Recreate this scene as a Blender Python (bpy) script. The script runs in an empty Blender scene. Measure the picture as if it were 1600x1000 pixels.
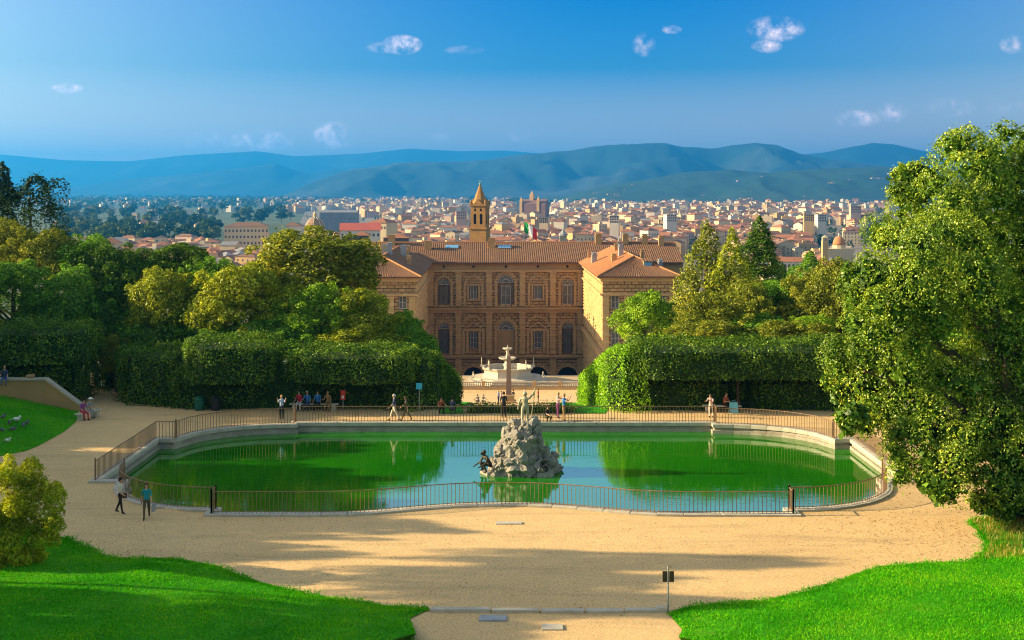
import bpy, bmesh, math, random
import numpy as np
from mathutils import Vector, Matrix
from mathutils.geometry import tessellate_polygon, delaunay_2d_cdt

sc = bpy.context.scene
col = sc.collection
R = math.radians

# ------------------------------------------------------------------ camera
CAM_H = 15.0
cam_data = bpy.data.cameras.new('camera')
cam = bpy.data.objects.new('camera', cam_data)
col.objects.link(cam)
cam.location = (0, 0, CAM_H)
cam.rotation_euler = (R(90), 0, 0)
cam_data.lens = 45.0
cam_data.sensor_width = 36.0
cam_data.shift_y = -0.125
cam_data.clip_start = 0.5
cam_data.clip_end = 80000
sc.camera = cam

# ------------------------------------------------------------------ exposure, sampling
sc.view_settings.view_transform = 'Standard'
sc.view_settings.look = 'None'
sc.view_settings.gamma = 1.0
sc.view_settings.use_curve_mapping = False
sc.view_settings.exposure = 1.5
sc.render.engine = 'CYCLES'
sc.cycles.use_denoising = True
sc.cycles.pixel_filter_type = 'BLACKMAN_HARRIS'
sc.cycles.filter_width = 1.1
sc.cycles.max_bounces = 5
sc.cycles.diffuse_bounces = 3
sc.cycles.glossy_bounces = 3
sc.cycles.transmission_bounces = 3
sc.cycles.transparent_max_bounces = 4
sc.cycles.volume_bounces = 0
sc.cycles.caustics_reflective = False
sc.cycles.caustics_refractive = False
sc.cycles.sample_clamp_indirect = 6.0

# ------------------------------------------------------------------ sun and sky
SUN_EL, SUN_AZ = R(20), R(-88)            # azimuth measured from +Y, negative to the left
sun_dir = Vector((math.sin(SUN_AZ) * math.cos(SUN_EL), math.cos(SUN_AZ) * math.cos(SUN_EL), math.sin(SUN_EL)))
sun_data = bpy.data.lights.new('sun', 'SUN')
sun_data.energy = 5.0
sun_data.angle = R(0.5)
sun_data.color = (1.0, 0.80, 0.47)
sun = bpy.data.objects.new('sun', sun_data)
col.objects.link(sun)
sun.rotation_euler = sun_dir.to_track_quat('Z', 'Y').to_euler()
sun.location = (-200, 0, 200)

world = bpy.data.worlds.new('World')
sc.world = world
world.use_nodes = True
WN, WL = world.node_tree.nodes, world.node_tree.links


class NT:
    """tiny node helper"""
    def __init__(s, tree):
        s.t = tree

    def n(s, typ, **kw):
        nd = s.t.nodes.new('ShaderNode' + typ)
        for k, v in kw.items():
            setattr(nd, k, v)
        return nd

    def l(s, a, b):
        s.t.links.new(a, b)

    def math(s, op, a, b=None, c=None, clamp=False):
        nd = s.n('Math', operation=op, use_clamp=clamp)
        for i, v in enumerate((a, b, c)):
            if v is None:
                continue
            if isinstance(v, (int, float)):
                nd.inputs[i].default_value = v
            else:
                s.l(v, nd.inputs[i])
        return nd.outputs[0]

    def mix(s, fac, a, b, blend='MIX'):
        nd = s.n('MixRGB', blend_type=blend)
        for i, v in enumerate((fac, a, b)):
            if isinstance(v, (int, float)):
                nd.inputs[i].default_value = v
            elif isinstance(v, tuple):
                nd.inputs[i].default_value = (*v[:3], 1)
            else:
                s.l(v, nd.inputs[i])
        return nd.outputs[0]

    def ramp(s, fac, stops, interp='LINEAR'):
        nd = s.n('ValToRGB')
        cr = nd.color_ramp
        cr.interpolation = interp
        while len(cr.elements) < len(stops):
            cr.elements.new(0.5)
        for e, (p, c) in zip(cr.elements, stops):
            e.position = p
            e.color = (*c[:3], 1) if isinstance(c, tuple) else (c, c, c, 1)
        s.l(fac, nd.inputs[0])
        return nd.outputs[0]

    def noise(s, vec, scale, detail=4, rough=0.55, dist=0.0):
        nd = s.n('TexNoise')
        nd.inputs['Scale'].default_value = scale
        nd.inputs['Detail'].default_value = detail
        nd.inputs['Roughness'].default_value = rough
        nd.inputs['Distortion'].default_value = dist
        if vec is not None:
            s.l(vec, nd.inputs['Vector'])
        return nd.outputs['Fac']

    def maprange(s, v, a, b, c, d, smooth=False):
        nd = s.n('MapRange')
        if smooth:
            nd.interpolation_type = 'SMOOTHSTEP'
        s.l(v, nd.inputs[0])
        for i, x in enumerate((a, b, c, d)):
            nd.inputs[i + 1].default_value = x
        return nd.outputs[0]


def build_world():
    g = NT(world.node_tree)
    bg = WN['Background']
    sky = g.n('TexSky', sky_type='NISHITA', sun_disc=False)
    sky.sun_elevation = SUN_EL
    sky.sun_rotation = SUN_AZ
    sky.altitude = 100
    sky.air_density = 1.0
    sky.dust_density = 1.0
    sky.ozone_density = 1.0
    tc = g.n('TexCoord')
    d = tc.outputs['Generated']
    sep = g.n('SeparateXYZ')
    g.l(d, sep.inputs[0])
    # elevation tint weighs most at right angles to the sun, like a polarised sky
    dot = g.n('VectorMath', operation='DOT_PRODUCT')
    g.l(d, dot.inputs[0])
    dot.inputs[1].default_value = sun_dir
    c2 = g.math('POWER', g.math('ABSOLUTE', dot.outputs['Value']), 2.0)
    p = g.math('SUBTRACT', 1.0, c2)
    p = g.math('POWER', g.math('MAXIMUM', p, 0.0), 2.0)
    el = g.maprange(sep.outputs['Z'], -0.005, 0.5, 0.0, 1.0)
    tint = g.ramp(el, [(0.0, (1.05, 0.80, 1.10)), (0.11, (0.52, 0.46, 0.60)), (0.2, (0.05, 0.225, 0.47)), (0.31, (0.0, 0.18, 0.48)), (0.46, (0.80, 1.05, 1.35)), (0.75, (1.2, 1.0, 0.76))])  # brighter, warmer tint above the view, added for fill light and pond reflection
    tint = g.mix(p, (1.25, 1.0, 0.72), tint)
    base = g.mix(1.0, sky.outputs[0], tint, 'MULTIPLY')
    # small fair-weather clouds: direction (px, py in the photograph's field), half sizes, strength
    clouds = [(628, 70, 34, 17, 1.0), (600, 74, 30, 10, .45), (1212, 45, 48, 22, .8), (1198, 72, 26, 12, .7), (104, 138, 28, 9, .7),
              (325, 222, 40, 18, 1.2), (410, 220, 56, 18, 1.3), (522, 212, 38, 24, 1.3), (1340, 186, 40, 15, .8), (1396, 176, 26, 17, .8),
              (1584, 70, 24, 16, .8), (1050, 46, 17, 8, .6), (1006, 70, 20, 20, .35), (812, 212, 20, 12, .55), (690, 216, 18, 9, .35),
              (1485, 168, 44, 16, .3), (1570, 168, 36, 14, .3), (725, 78, 34, 8, .2), (170, 236, 26, 9, .45), (110, 236, 22, 9, .3)]
    inv = g.math('DIVIDE', 1.0, g.math('MAXIMUM', sep.outputs['Y'], 0.05))
    u = g.math('MULTIPLY', sep.outputs['X'], inv)
    v = g.math('MULTIPLY', sep.outputs['Z'], inv)
    acc = None
    for (cx, cy, rx, ry, s) in clouds:
        U, V = (cx - 800) / 2000, (300 - cy) / 2000
        du = g.math('MULTIPLY', g.math('SUBTRACT', u, U), 2000 / rx)
        dv = g.math('MULTIPLY', g.math('SUBTRACT', v, V), 2000 / ry)
        r2 = g.math('ADD', g.math('MULTIPLY', du, du), g.math('MULTIPLY', dv, dv))
        m = g.math('MULTIPLY', g.math('SUBTRACT', 1.0, r2, clamp=True), s)
        acc = m if acc is None else g.math('MAXIMUM', acc, m)
    acc = g.math('MULTIPLY', acc, g.math('GREATER_THAN', sep.outputs['Y'], 0.1))
    nz = g.noise(d, 95, 6, 0.62)
    nz2 = g.noise(d, 30, 3, 0.5)
    dens = g.math('MULTIPLY', acc, g.maprange(nz, 0.36, 0.66, 0.0, 1.5))
    dens = g.math('MULTIPLY', g.math('MULTIPLY', dens, g.maprange(nz2, 0.3, 0.6, 0.5, 1.2), clamp=True), 0.9)
    lit = g.mix(g.maprange(nz, 0.4, 0.7, 0, 1), (2.6, 2.6, 3.5), (6.4, 4.9, 4.6))
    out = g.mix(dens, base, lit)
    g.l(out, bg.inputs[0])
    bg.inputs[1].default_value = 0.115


build_world()


# ------------------------------------------------------------------ helpers
def W(x, y, z=0.0):
    """ground point that the photograph shows at (x, y), at height z"""
    Y = 2000.0 * (CAM_H - z) / (y - 300.0)
    return Vector(((x - 800.0) * Y / 2000.0, Y, z))


def P(x, y, Y):
    """point at depth Y"""
    return Vector(((x - 800.0) * Y / 2000.0, Y, CAM_H - (y - 300.0) * Y / 2000.0))


def tag(o, label=None, cat=None, group=None, kind=None):
    if label: o['label'] = label
    if cat: o['category'] = cat
    if group: o['group'] = group
    if kind: o['kind'] = kind
    return o


def thing(name, label, cat, loc=(0, 0, 0), rz=0.0, group=None):
    o = bpy.data.objects.new(name, None)
    col.objects.link(o)
    o.location = loc
    o.rotation_euler = (0, 0, rz)
    o.empty_display_size = 0.2
    return tag(o, label, cat, group)


def link(name, me, parent=None, loc=None, rot=None, scale=None):
    o = bpy.data.objects.new(name, me)
    col.objects.link(o)
    if parent is not None: o.parent = parent
    if loc is not None: o.location = loc
    if rot is not None: o.rotation_euler = rot
    if scale is not None: o.scale = scale if hasattr(scale, '__len__') else (scale,) * 3
    return o


def set_mat(o, i, m):
    """material on the object, not on its shared mesh"""
    o.material_slots[i].link = 'OBJECT'
    o.material_slots[i].material = m


def copy_tree(o, parent=None):
    c = o.copy()
    col.objects.link(c)
    c.parent = parent
    for ch in list(o.children):
        copy_tree(ch, c)
    return c


class MB:
    """collects shapes into one mesh"""
    def __init__(s):
        s.v, s.f, s.m = [], [], []

    def add(s, verts, faces, m=0):
        b = len(s.v)
        s.v += [tuple(p) for p in verts]
        s.f += [tuple(b + i for i in f) for f in faces]
        s.m += [m] * len(faces)

    def box(s, lo, hi, m=0, M=None, taper=0.0):
        x0, y0, z0 = lo
        x1, y1, z1 = hi
        t = taper
        vs = [(x0, y0, z0), (x1, y0, z0), (x1, y1, z0), (x0, y1, z0), (x0 + t, y0 + t, z1), (x1 - t, y0 + t, z1), (x1 - t, y1 - t, z1), (x0 + t, y1 - t, z1)]
        if M is not None: vs = [M @ Vector(p) for p in vs]
        s.add(vs, [(3, 2, 1, 0), (4, 5, 6, 7), (0, 1, 5, 4), (1, 2, 6, 5), (2, 3, 7, 6), (3, 0, 4, 7)], m)

    def cyl(s, p0, p1, r0, r1=None, n=8, m=0, cap=True):
        s.tube([p0, p1], [r0, r0 if r1 is None else r1], n, m, cap)

    def tube(s, pts, rad, n=8, m=0, cap=True):
        pts = [Vector(p) for p in pts]
        if not hasattr(rad, '__len__'): rad = [rad] * len(pts)
        vs, fs = [], []
        ref = None
        for i, p in enumerate(pts):
            d = (pts[min(i + 1, len(pts) - 1)] - pts[max(i - 1, 0)]).normalized()
            if ref is None: ref = Vector((1, 0, 0)) if abs(d.x) < 0.9 else Vector((0, 1, 0))
            a = (ref - d * ref.dot(d))
            if a.length < 1e-4: a = d.orthogonal()
            a.normalize()
            ref = a
            b = d.cross(a)
            for k in range(n):
                t = 2 * math.pi * k / n
                vs.append(p + (a * math.cos(t) + b * math.sin(t)) * rad[i])
        for i in range(len(pts) - 1):
            for k in range(n):
                k2 = (k + 1) % n
                fs.append((i * n + k, i * n + k2, (i + 1) * n + k2, (i + 1) * n + k))
        if cap:
            fs.append(tuple(range(n - 1, -1, -1)))
            fs.append(tuple((len(pts) - 1) * n + k for k in range(n)))
        s.add(vs, fs, m)

    def lathe(s, prof, c=(0, 0, 0), n=16, m=0, cap=True, phase=0.0):
        vs, fs = [], []
        for (r, z) in prof:
            for k in range(n):
                t = 2 * math.pi * k / n + phase
                vs.append((c[0] + r * math.cos(t), c[1] + r * math.sin(t), c[2] + z))
        for i in range(len(prof) - 1):
            for k in range(n):
                k2 = (k + 1) % n
                fs.append((i * n + k, i * n + k2, (i + 1) * n + k2, (i + 1) * n + k))
        if cap:
            fs.append(tuple(range(n - 1, -1, -1)))
            fs.append(tuple((len(prof) - 1) * n + k for k in range(n)))
        s.add(vs, fs, m)

    def ball(s, c, r, n=8, m=0, q=None):
        rx, ry, rz = r if hasattr(r, '__len__') else (r, r, r)
        prof = [(math.sin(math.pi * i / n), -math.cos(math.pi * i / n)) for i in range(n + 1)]
        vs, fs = [], []
        for (pr, pz) in prof:
            for k in range(n):
                t = 2 * math.pi * k / n
                v = Vector((rx * pr * math.cos(t), ry * pr * math.sin(t), rz * pz))
                if q is not None: v = q @ v
                vs.append(Vector(c) + v)
        for i in range(n):
            for k in range(n):
                k2 = (k + 1) % n
                fs.append((i * n + k, i * n + k2, (i + 1) * n + k2, (i + 1) * n + k))
        s.add(vs, fs, m)

    def mesh(s, name, mats, smooth=False):
        me = bpy.data.meshes.new(name)
        me.from_pydata(s.v, [], s.f)
        for mt in (mats if isinstance(mats, (list, tuple)) else [mats]):
            me.materials.append(mt)
        me.polygons.foreach_set('material_index', s.m)
        if smooth: me.polygons.foreach_set('use_smooth', [True] * len(s.f))
        me.update()
        return me

    def build(s, name, mats, parent=None, smooth=False, **kw):
        return link(name, s.mesh(name, mats, smooth), parent, **kw)


# ------------------------------------------------------------------ materials
MATS = {}


def new_mat(name):
    m = bpy.data.materials.new(name)
    m.use_nodes = True
    g = NT(m.node_tree)
    b = m.node_tree.nodes['Principled BSDF']
    b.inputs['Specular IOR Level'].default_value = 0.3
    MATS[name] = m
    return m, g, b


def pm(name, c1, c2=None, scale=1.0, rough=0.85, bump=0.0, bscale=None, dist=0.1, detail=5, coord='Object', c3=None, island=0.0, metal=0.0, spec=0.3):
    """plain procedural material: noise between two or three colours, optional bump and per-piece tone"""
    m, g, b = new_mat(name)
    tc = g.n('TexCoord')
    v = tc.outputs[coord]
    c2 = c2 or tuple(x * 0.8 for x in c1)
    f = g.noise(v, scale, detail, 0.6)
    stops = [(0.3, c1), (0.7, c2)] if c3 is None else [(0.28, c1), (0.5, c2), (0.74, c3)]
    c = g.ramp(f, stops)
    if island:
        geo = g.n('NewGeometry')
        h = g.n('HueSaturation')
        g.l(c, h.inputs['Color'])
        g.l(g.maprange(geo.outputs['Random Per Island'], 0, 1, 1 - island, 1 + island), h.inputs['Value'])
        c = h.outputs[0]
    g.l(c, b.inputs['Base Color'])
    b.inputs['Roughness'].default_value = rough
    b.inputs['Metallic'].default_value = metal
    b.inputs['Specular IOR Level'].default_value = spec
    if bump:
        bp = g.n('Bump')
        bp.inputs['Strength'].default_value = bump
        bp.inputs['Distance'].default_value = dist
        g.l(g.noise(v, bscale or scale * 6, 6, 0.65), bp.inputs['Height'])
        g.l(bp.outputs[0], b.inputs['Normal'])
    return m


def leaf_mat(name, dark, mid, light, patch=0.35, trans=0.28, gloss=0.015):
    """leaves: tone differs from leaf to leaf and from bough to bough, light passes through"""
    m, g, b = new_mat(name)
    nt = m.node_tree
    nt.nodes.remove(b)
    out = nt.nodes['Material Output']
    geo = g.n('NewGeometry')
    tc = g.n('TexCoord')
    n1 = g.noise(tc.outputs['Object'], patch, 3, 0.5)
    f = g.math('ADD', g.math('MULTIPLY', geo.outputs['Random Per Island'], 0.55), g.math('MULTIPLY', g.maprange(n1, 0.3, 0.7, 0, 1), 0.45))
    c = g.ramp(f, [(0.1, dark), (0.5, mid), (0.92, light)])
    df, tr, gl = g.n('BsdfDiffuse'), g.n('BsdfTranslucent'), g.n('BsdfGlossy')
    g.l(c, df.inputs[0])
    tcol = g.mix(1.0, c, (1.25, 1.15, 0.45), 'MULTIPLY')
    g.l(tcol, tr.inputs[0])
    gl.inputs['Roughness'].default_value = 0.42
    gl.inputs[0].default_value = (0.9, 0.92, 0.85, 1)
    m1, m2 = g.n('MixShader'), g.n('MixShader')
    m1.inputs[0].default_value = trans
    g.l(df.outputs[0], m1.inputs[1]); g.l(tr.outputs[0], m1.inputs[2])
    m2.inputs[0].default_value = gloss
    g.l(m1.outputs[0], m2.inputs[1]); g.l(gl.outputs[0], m2.inputs[2])
    g.l(m2.outputs[0], out.inputs['Surface'])
    return m


def mat_gravel():
    m, g, b = new_mat('gravel')
    v = g.n('TexCoord').outputs['Object']
    big = g.noise(v, 0.12, 4, 0.6)
    mid = g.noise(v, 1.3, 5, 0.65)
    fine = g.noise(v, 10, 6, 0.85)
    c = g.ramp(big, [(0.3, (0.61, 0.395, 0.175)), (0.55, (0.66, 0.44, 0.20)), (0.75, (0.57, 0.385, 0.185))])
    c = g.mix(g.maprange(mid, 0.35, 0.75, 0.0, 0.55), c, (0.50, 0.335, 0.16))
    mp = g.n('Mapping')
    mp.inputs['Scale'].default_value = (0.10, 0.55, 1)
    mp.inputs['Rotation'].default_value = (0, 0, 0.12)
    g.l(v, mp.inputs[0])
    c = g.mix(g.maprange(g.noise(mp.outputs[0], 1.0, 6, 0.7, 0.6), 0.52, 0.72, 0.0, 0.6), c, (0.34, 0.235, 0.11))
    sp = g.ramp(fine, [(0.32, (0.36, 0.33, 0.30)), (0.5, (1.0, 1.0, 1.0)), (0.70, (1.5, 1.46, 1.38))])
    c = g.mix(0.9, c, sp, 'MULTIPLY')
    g.l(c, b.inputs['Base Color'])
    b.inputs['Roughness'].default_value = 0.95
    bp = g.n('Bump')
    bp.inputs['Strength'].default_value = 0.55
    bp.inputs['Distance'].default_value = 0.05
    g.l(g.math('ADD', g.math('MULTIPLY', fine, 0.5), mid), bp.inputs['Height'])
    g.l(bp.outputs[0], b.inputs['Normal'])
    return m


def mat_lawn():
    m, g, b = new_mat('lawn')
    v = g.n('TexCoord').outputs['Object']
    big = g.noise(v, 0.35, 4, 0.6)
    fine = g.noise(v, 7, 5, 0.7)
    c = g.ramp(big, [(0.3, (0.026, 0.21, 0.005)), (0.5, (0.045, 0.28, 0.006)), (0.72, (0.085, 0.31, 0.008))])
    c = g.mix(g.maprange(g.noise(v, 0.9, 5, 0.7), 0.56, 0.74, 0.0, 0.75), c, (0.20, 0.24, 0.02))
    c = g.mix(0.85, c, g.ramp(fine, [(0.3, (0.5, 0.55, 0.5)), (0.55, (1, 1, 1)), (0.75, (1.4, 1.3, 1.1))]), 'MULTIPLY')
    g.l(c, b.inputs['Base Color'])
    b.inputs['Specular IOR Level'].default_value = 0.05
    b.inputs['Roughness'].default_value = 0.9
    bp = g.n('Bump')
    bp.inputs['Strength'].default_value = 0.8
    bp.inputs['Distance'].default_value = 0.08
    g.l(fine, bp.inputs['Height'])
    g.l(bp.outputs[0], b.inputs['Normal'])
    return m


def mat_water():
    m, g, b = new_mat('pond_water')
    tc = g.n('TexCoord')
    mp = g.n('Mapping')
    mp.inputs['Scale'].default_value = (0.55, 1.6, 1.0)
    g.l(tc.outputs['Object'], mp.inputs[0])
    n0 = g.noise(tc.outputs['Object'], 0.11, 3, 0.5)
    c = g.ramp(n0, [(0.35, (0.007, 0.115, 0.001)), (0.65, (0.016, 0.165, 0.001))])
    g.l(c, b.inputs['Base Color'])
    b.inputs['Roughness'].default_value = 0.03
    b.inputs['IOR'].default_value = 1.65
    b.inputs['Specular IOR Level'].default_value = 0.5
    h1 = g.noise(mp.outputs[0], 2.2, 3, 0.55, 0.4)
    calm = g.maprange(g.noise(tc.outputs['Object'], 0.16, 2, 0.5), 0.4, 0.62, 0.25, 1.0)
    bp = g.n('Bump')
    bp.inputs['Strength'].default_value = 0.55
    bp.inputs['Distance'].default_value = 0.012
    g.l(g.math('MULTIPLY', h1, calm), bp.inputs['Height'])
    g.l(bp.outputs[0], b.inputs['Normal'])
    return m


GRAVEL, LAWN, WATER = mat_gravel(), mat_lawn(), mat_water()
KERB = pm('kerb_stone', (0.50, 0.45, 0.36), (0.36, 0.32, 0.25), 1.6, 0.9, 0.5, 14, 0.03, island=0.14)
WALLSTONE = pm('old_wall_stone', (0.40, 0.35, 0.27), (0.24, 0.21, 0.16), 1.1, 0.92, 0.7, 6, 0.06)
IRON = pm('rusty_iron', (0.26, 0.15, 0.075), (0.17, 0.10, 0.055), 6, 0.65, 0.2, 60, 0.004)
SOIL = pm('ground_cover', (0.05, 0.085, 0.02), (0.09, 0.10, 0.035), 0.05, 0.95, 0.4, 0.5, 0.5)
BLADE = leaf_mat('grass_blade', (0.020, 0.20, 0.002), (0.06, 0.40, 0.004), (0.26, 0.54, 0.010), 0.3, 0.3, 0.0)
DRYBLADE = leaf_mat('dry_grass_blade', (0.10, 0.20, 0.01), (0.28, 0.26, 0.03), (0.46, 0.34, 0.06), 0.6, 0.3, 0.02)


# ------------------------------------------------------------------ ground
def in_poly(x, y, poly):
    n, c = len(poly), False
    j = n - 1
    for i in range(n):
        xi, yi = poly[i][0], poly[i][1]
        xj, yj = poly[j][0], poly[j][1]
        if (yi > y) != (yj > y) and x < (xj - xi) * (y - yi) / (yj - yi) + xi:
            c = not c
        j = i
    return c


def dist_line(x, y, line):
    best = 1e9
    for a, b in zip(line[:-1], line[1:]):
        ax, ay, bx, by = a[0], a[1], b[0], b[1]
        dx, dy = bx - ax, by - ay
        t = max(0.0, min(1.0, ((x - ax) * dx + (y - ay) * dy) / max(1e-9, dx * dx + dy * dy)))
        d = math.hypot(x - ax - t * dx, y - ay - t * dy)
        if d < best: best = d
    return best


def in_poly_np(x, y, poly):
    c = np.zeros(len(x), bool)
    j = len(poly) - 1
    for i in range(len(poly)):
        xi, yi, xj, yj = poly[i][0], poly[i][1], poly[j][0], poly[j][1]
        if yi != yj:
            c ^= ((yi > y) != (yj > y)) & (x < (xj - xi) * (y - yi) / (yj - yi) + xi)
        j = i
    return c


def dist_np(x, y, line):
    best = np.full(np.shape(x), 1e9)
    for a, b in zip(line[:-1], line[1:]):
        ax, ay, bx, by = a[0], a[1], b[0], b[1]
        dx, dy = bx - ax, by - ay
        t = np.clip(((x - ax) * dx + (y - ay) * dy) / max(1e-9, dx * dx + dy * dy), 0, 1)
        best = np.minimum(best, np.hypot(x - ax - t * dx, y - ay - t * dy))
    return best


def sheet(name, outer, holes, step, zf, mat, bounds=None):
    """a ground sheet with exact edges and an inner grid, z from zf(x, y)"""
    pts, edges = [], []
    for ring in [outer] + holes:
        b = len(pts)
        pts += [Vector((p[0], p[1])) for p in ring]
        edges += [(b + i, b + (i + 1) % len(ring)) for i in range(len(ring))]
    xs, ys = [p[0] for p in outer], [p[1] for p in outer]
    gx, gy = np.meshgrid(np.arange(min(xs) + step * .5, max(xs), step), np.arange(min(ys) + step * .5, max(ys), step))
    gx, gy = gx.ravel(), gy.ravel()
    ok = in_poly_np(gx, gy, outer)
    for h in holes: ok &= ~in_poly_np(gx, gy, h)
    for r in [outer] + holes: ok &= dist_np(gx, gy, r + r[:1]) > step * .3
    pts += [Vector((float(a), float(b))) for a, b in zip(gx[ok], gy[ok])]
    vs, _, fs, *_ = delaunay_2d_cdt(pts, edges, [], 0, 1e-5)
    keep = []
    cx = np.array([sum(vs[i].x for i in f) / len(f) for f in fs]); cy = np.array([sum(vs[i].y for i in f) / len(f) for f in fs])
    ok = in_poly_np(cx, cy, outer)
    for h in holes: ok &= ~in_poly_np(cx, cy, h)
    for f, k in zip(fs, ok):
        if k:
            a, b_, c_ = vs[f[0]], vs[f[1]], vs[f[2]]
            keep.append(f if (b_ - a).cross(c_ - a) > 0 else f[::-1])
    me = bpy.data.meshes.new(name)
    me.from_pydata([(v.x, v.y, zf(v.x, v.y)) for v in vs], [], keep)
    me.materials.append(mat)
    me.polygons.foreach_set('use_smooth', [True] * len(me.polygons))
    o = link(name, me)
    o['kind'] = 'structure'
    return o


def hill(y):
    """the slope that climbs towards the viewpoint"""
    t = 38.0 - y
    return 0.0 if t <= 0 else 0.34 * t * min(1.0, t / 4.0)


def lerp_tab(x, tab):
    if x <= tab[0][0]: return tab[0][1]
    for (a, va), (b, vb) in zip(tab[:-1], tab[1:]):
        if x <= b: return va + (vb - va) * (x - a) / (b - a)
    return tab[-1][1]


VALLEY = [(85, -2.6), (87.5, -2.6), (88.8, -0.12), (170, -13.1), (246, -23.7), (262, -23.8), (266, -38.3), (360, -38.5), (480, -45.2), (60000, -45.2)]


def ground_z(x, y):
    z = lerp_tab(y, VALLEY)
    if 88.8 < y < 480:
        s = min(1.0, max(0.0, (abs(x) - 26) / 30.0))
        z += s * (lerp_tab(y, [(88.8, -0.12), (260, -19), (480, -45.2)]) - z) * 0.85
    return z


def build_ground():
    ys = list(np.arange(-300, 86, 48.0)) + [85, 87.5, 88.8] + list(np.arange(94, 262, 8.0)) + [262, 266] + list(np.arange(280, 500, 20.0)) + [600, 900, 1500, 3000, 6000, 12000, 24000, 45000]
    xs = sorted(set([s * v for s in (-1, 1) for v in (0, 6, 12, 18, 24, 30, 38, 46, 56, 70, 100, 150, 250, 450, 900, 2000, 5000, 12000, 30000)]))
    vs = [(x, y, ground_z(x, y)) for y in ys for x in xs]
    nx = len(xs)
    fs = [(j * nx + i, j * nx + i + 1, (j + 1) * nx + i + 1, (j + 1) * nx + i) for j in range(len(ys) - 1) for i in range(nx - 1)]
    me = bpy.data.meshes.new('ground')
    me.from_pydata(vs, [], fs)
    me.materials.append(SOIL)
    tag(link('ground', me), kind='structure')


build_ground()

# pond outline, right half from the near middle to the far middle, mirrored
PX = -0.45


def pond_half():
    h = [(0, 61.25), (1.2, 61.2), (2.4, 61.0), (3.6, 60.65), (4.8, 60.2), (6.0, 59.75), (7.2, 59.48), (8.4, 59.4), (13.5, 59.4), (13.5, 60.25)]
    for k in range(1, 10):
        t = math.pi / 2 * k / 9
        h.append((13.5 + 6.1 * math.sin(t), 66.2 - 5.95 * math.cos(t)))
    h += [(21.1, 66.2), (21.1, 77.5), (19.9, 77.5)]
    for k in range(0, 10):
        t = math.pi / 2 * k / 9
        h.append((13.6 + 6.3 * math.cos(t), 77.2 + 5.1 * math.sin(t)))
    h += [(13.6, 83.0), (0, 83.0)]
    return h


HALF = pond_half()
POND = [(PX + x, y) for x, y in HALF] + [(PX - x, y) for x, y in HALF[-2:0:-1]]      # counter-clockwise


def offset_ring(ring, d):
    """mitred offset, positive d to the outside of a counter-clockwise ring"""
    out, n = [], len(ring)
    for i in range(n):
        p, a, b = Vector(ring[i]), Vector(ring[i - 1]), Vector(ring[(i + 1) % n])
        e1, e2 = (p - a).normalized(), (b - p).normalized()
        n1, n2 = Vector((e1.y, -e1.x)), Vector((e2.y, -e2.x))
        m = (n1 + n2)
        m = m / max(0.35, m.dot(n1)) if m.length > 1e-6 else n1
        out.append((p.x + m.x * d, p.y + m.y * d))
    return out


IN_RING, OUT_RING = offset_ring(POND, -0.26), offset_ring(POND, 0.30)
sheet('gravel_path', [(-80, -25), (80, -25), (80, 99), (8.3, 99), (8.3, 88.6), (-6, 88.6), (-6, 99), (-80, 99)], [POND], 2.5,
      lambda x, y: hill(y), GRAVEL)

wb = MB()
wb.add([(x, y, -0.5) for x, y in offset_ring(POND, -0.1)], [tuple(range(len(POND)))])
me = wb.mesh('water', WATER)
bm = bmesh.new(); bm.from_mesh(me); bmesh.ops.triangulate(bm, faces=bm.faces[:]); bm.to_mesh(me); bm.free()
tag(link('water', me), kind='structure')

basin = thing('pond_basin', 'low grey stone basin wall with pale kerb round the green pond', 'basin', (0, 0, 0))
b = MB()
n = len(POND)
ring1 = offset_ring(POND, -0.16)
b.add([(x, y, z) for z in (0.04, -0.22, -1.3) for x, y in ring1], [(k * n + i, k * n + (i + 1) % n, (k + 1) * n + (i + 1) % n, (k + 1) * n + i) for k in range(2) for i in range(n)])
b.add([(x, y, z) for z in (-0.30, -1.3) for x, y in offset_ring(POND, -0.30)] + [(x, y, -0.30) for x, y in ring1],
      [(i, (i + 1) % n, n + (i + 1) % n, n + i) for i in range(n)] + [(2 * n + i, 2 * n + (i + 1) % n, (i + 1) % n, i) for i in range(n)])
b.build('wall', WALLSTONE, basin)
rng = random.Random(5)
for i in range(n):
    a, c = Vector(POND[i]), Vector(POND[(i + 1) % n])
    ai, ci, ao, co = Vector(IN_RING[i]), Vector(IN_RING[(i + 1) % n]), Vector(OUT_RING[i]), Vector(OUT_RING[(i + 1) % n])
    L = (c - a).length
    k = max(1, round(L / 1.5))
    for q in range(k):
        t0, t1 = q / k, (q + 1) / k
        g0 = 0.008 / L
        qs = [ao.lerp(co, t0 + g0), ao.lerp(co, t1 - g0), ai.lerp(ci, t1 - g0), ai.lerp(ci, t0 + g0)]
        h = 0.10 + rng.uniform(-0.008, 0.012)
        mb = MB()
        ctr = sum(qs, Vector((0, 0))) / 4
        low = [(p.x, p.y, -0.12) for p in qs]
        mid = [(p.x, p.y, h - 0.02) for p in qs]
        top = [((p - ctr).x * 0.965 + ctr.x, (p - ctr).y * 0.965 + ctr.y, h + rng.uniform(-.003, .003)) for p in qs]
        mb.add(low + mid + top, [(0, 1, 5, 4), (1, 2, 6, 5), (2, 3, 7, 6), (3, 0, 4, 7), (4, 5, 9, 8), (5, 6, 10, 9), (6, 7, 11, 10), (7, 4, 8, 11), (8, 9, 10, 11)])
        mb.build('kerb_stone', KERB, basin)

# ------------------------------------------------------------------ railings on the kerb
bar = MB()
bar.cyl((0, 0, 0.08), (0, 0, 1.10), 0.017, n=5)
BAR = bar.mesh('bar', IRON)
post = MB()
post.box((-0.035, -0.035, 0.06), (0.035, 0.035, 1.2))
post.ball((0, 0, 1.22), 0.045, 6)
POST = post.mesh('post', IRON)


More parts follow.
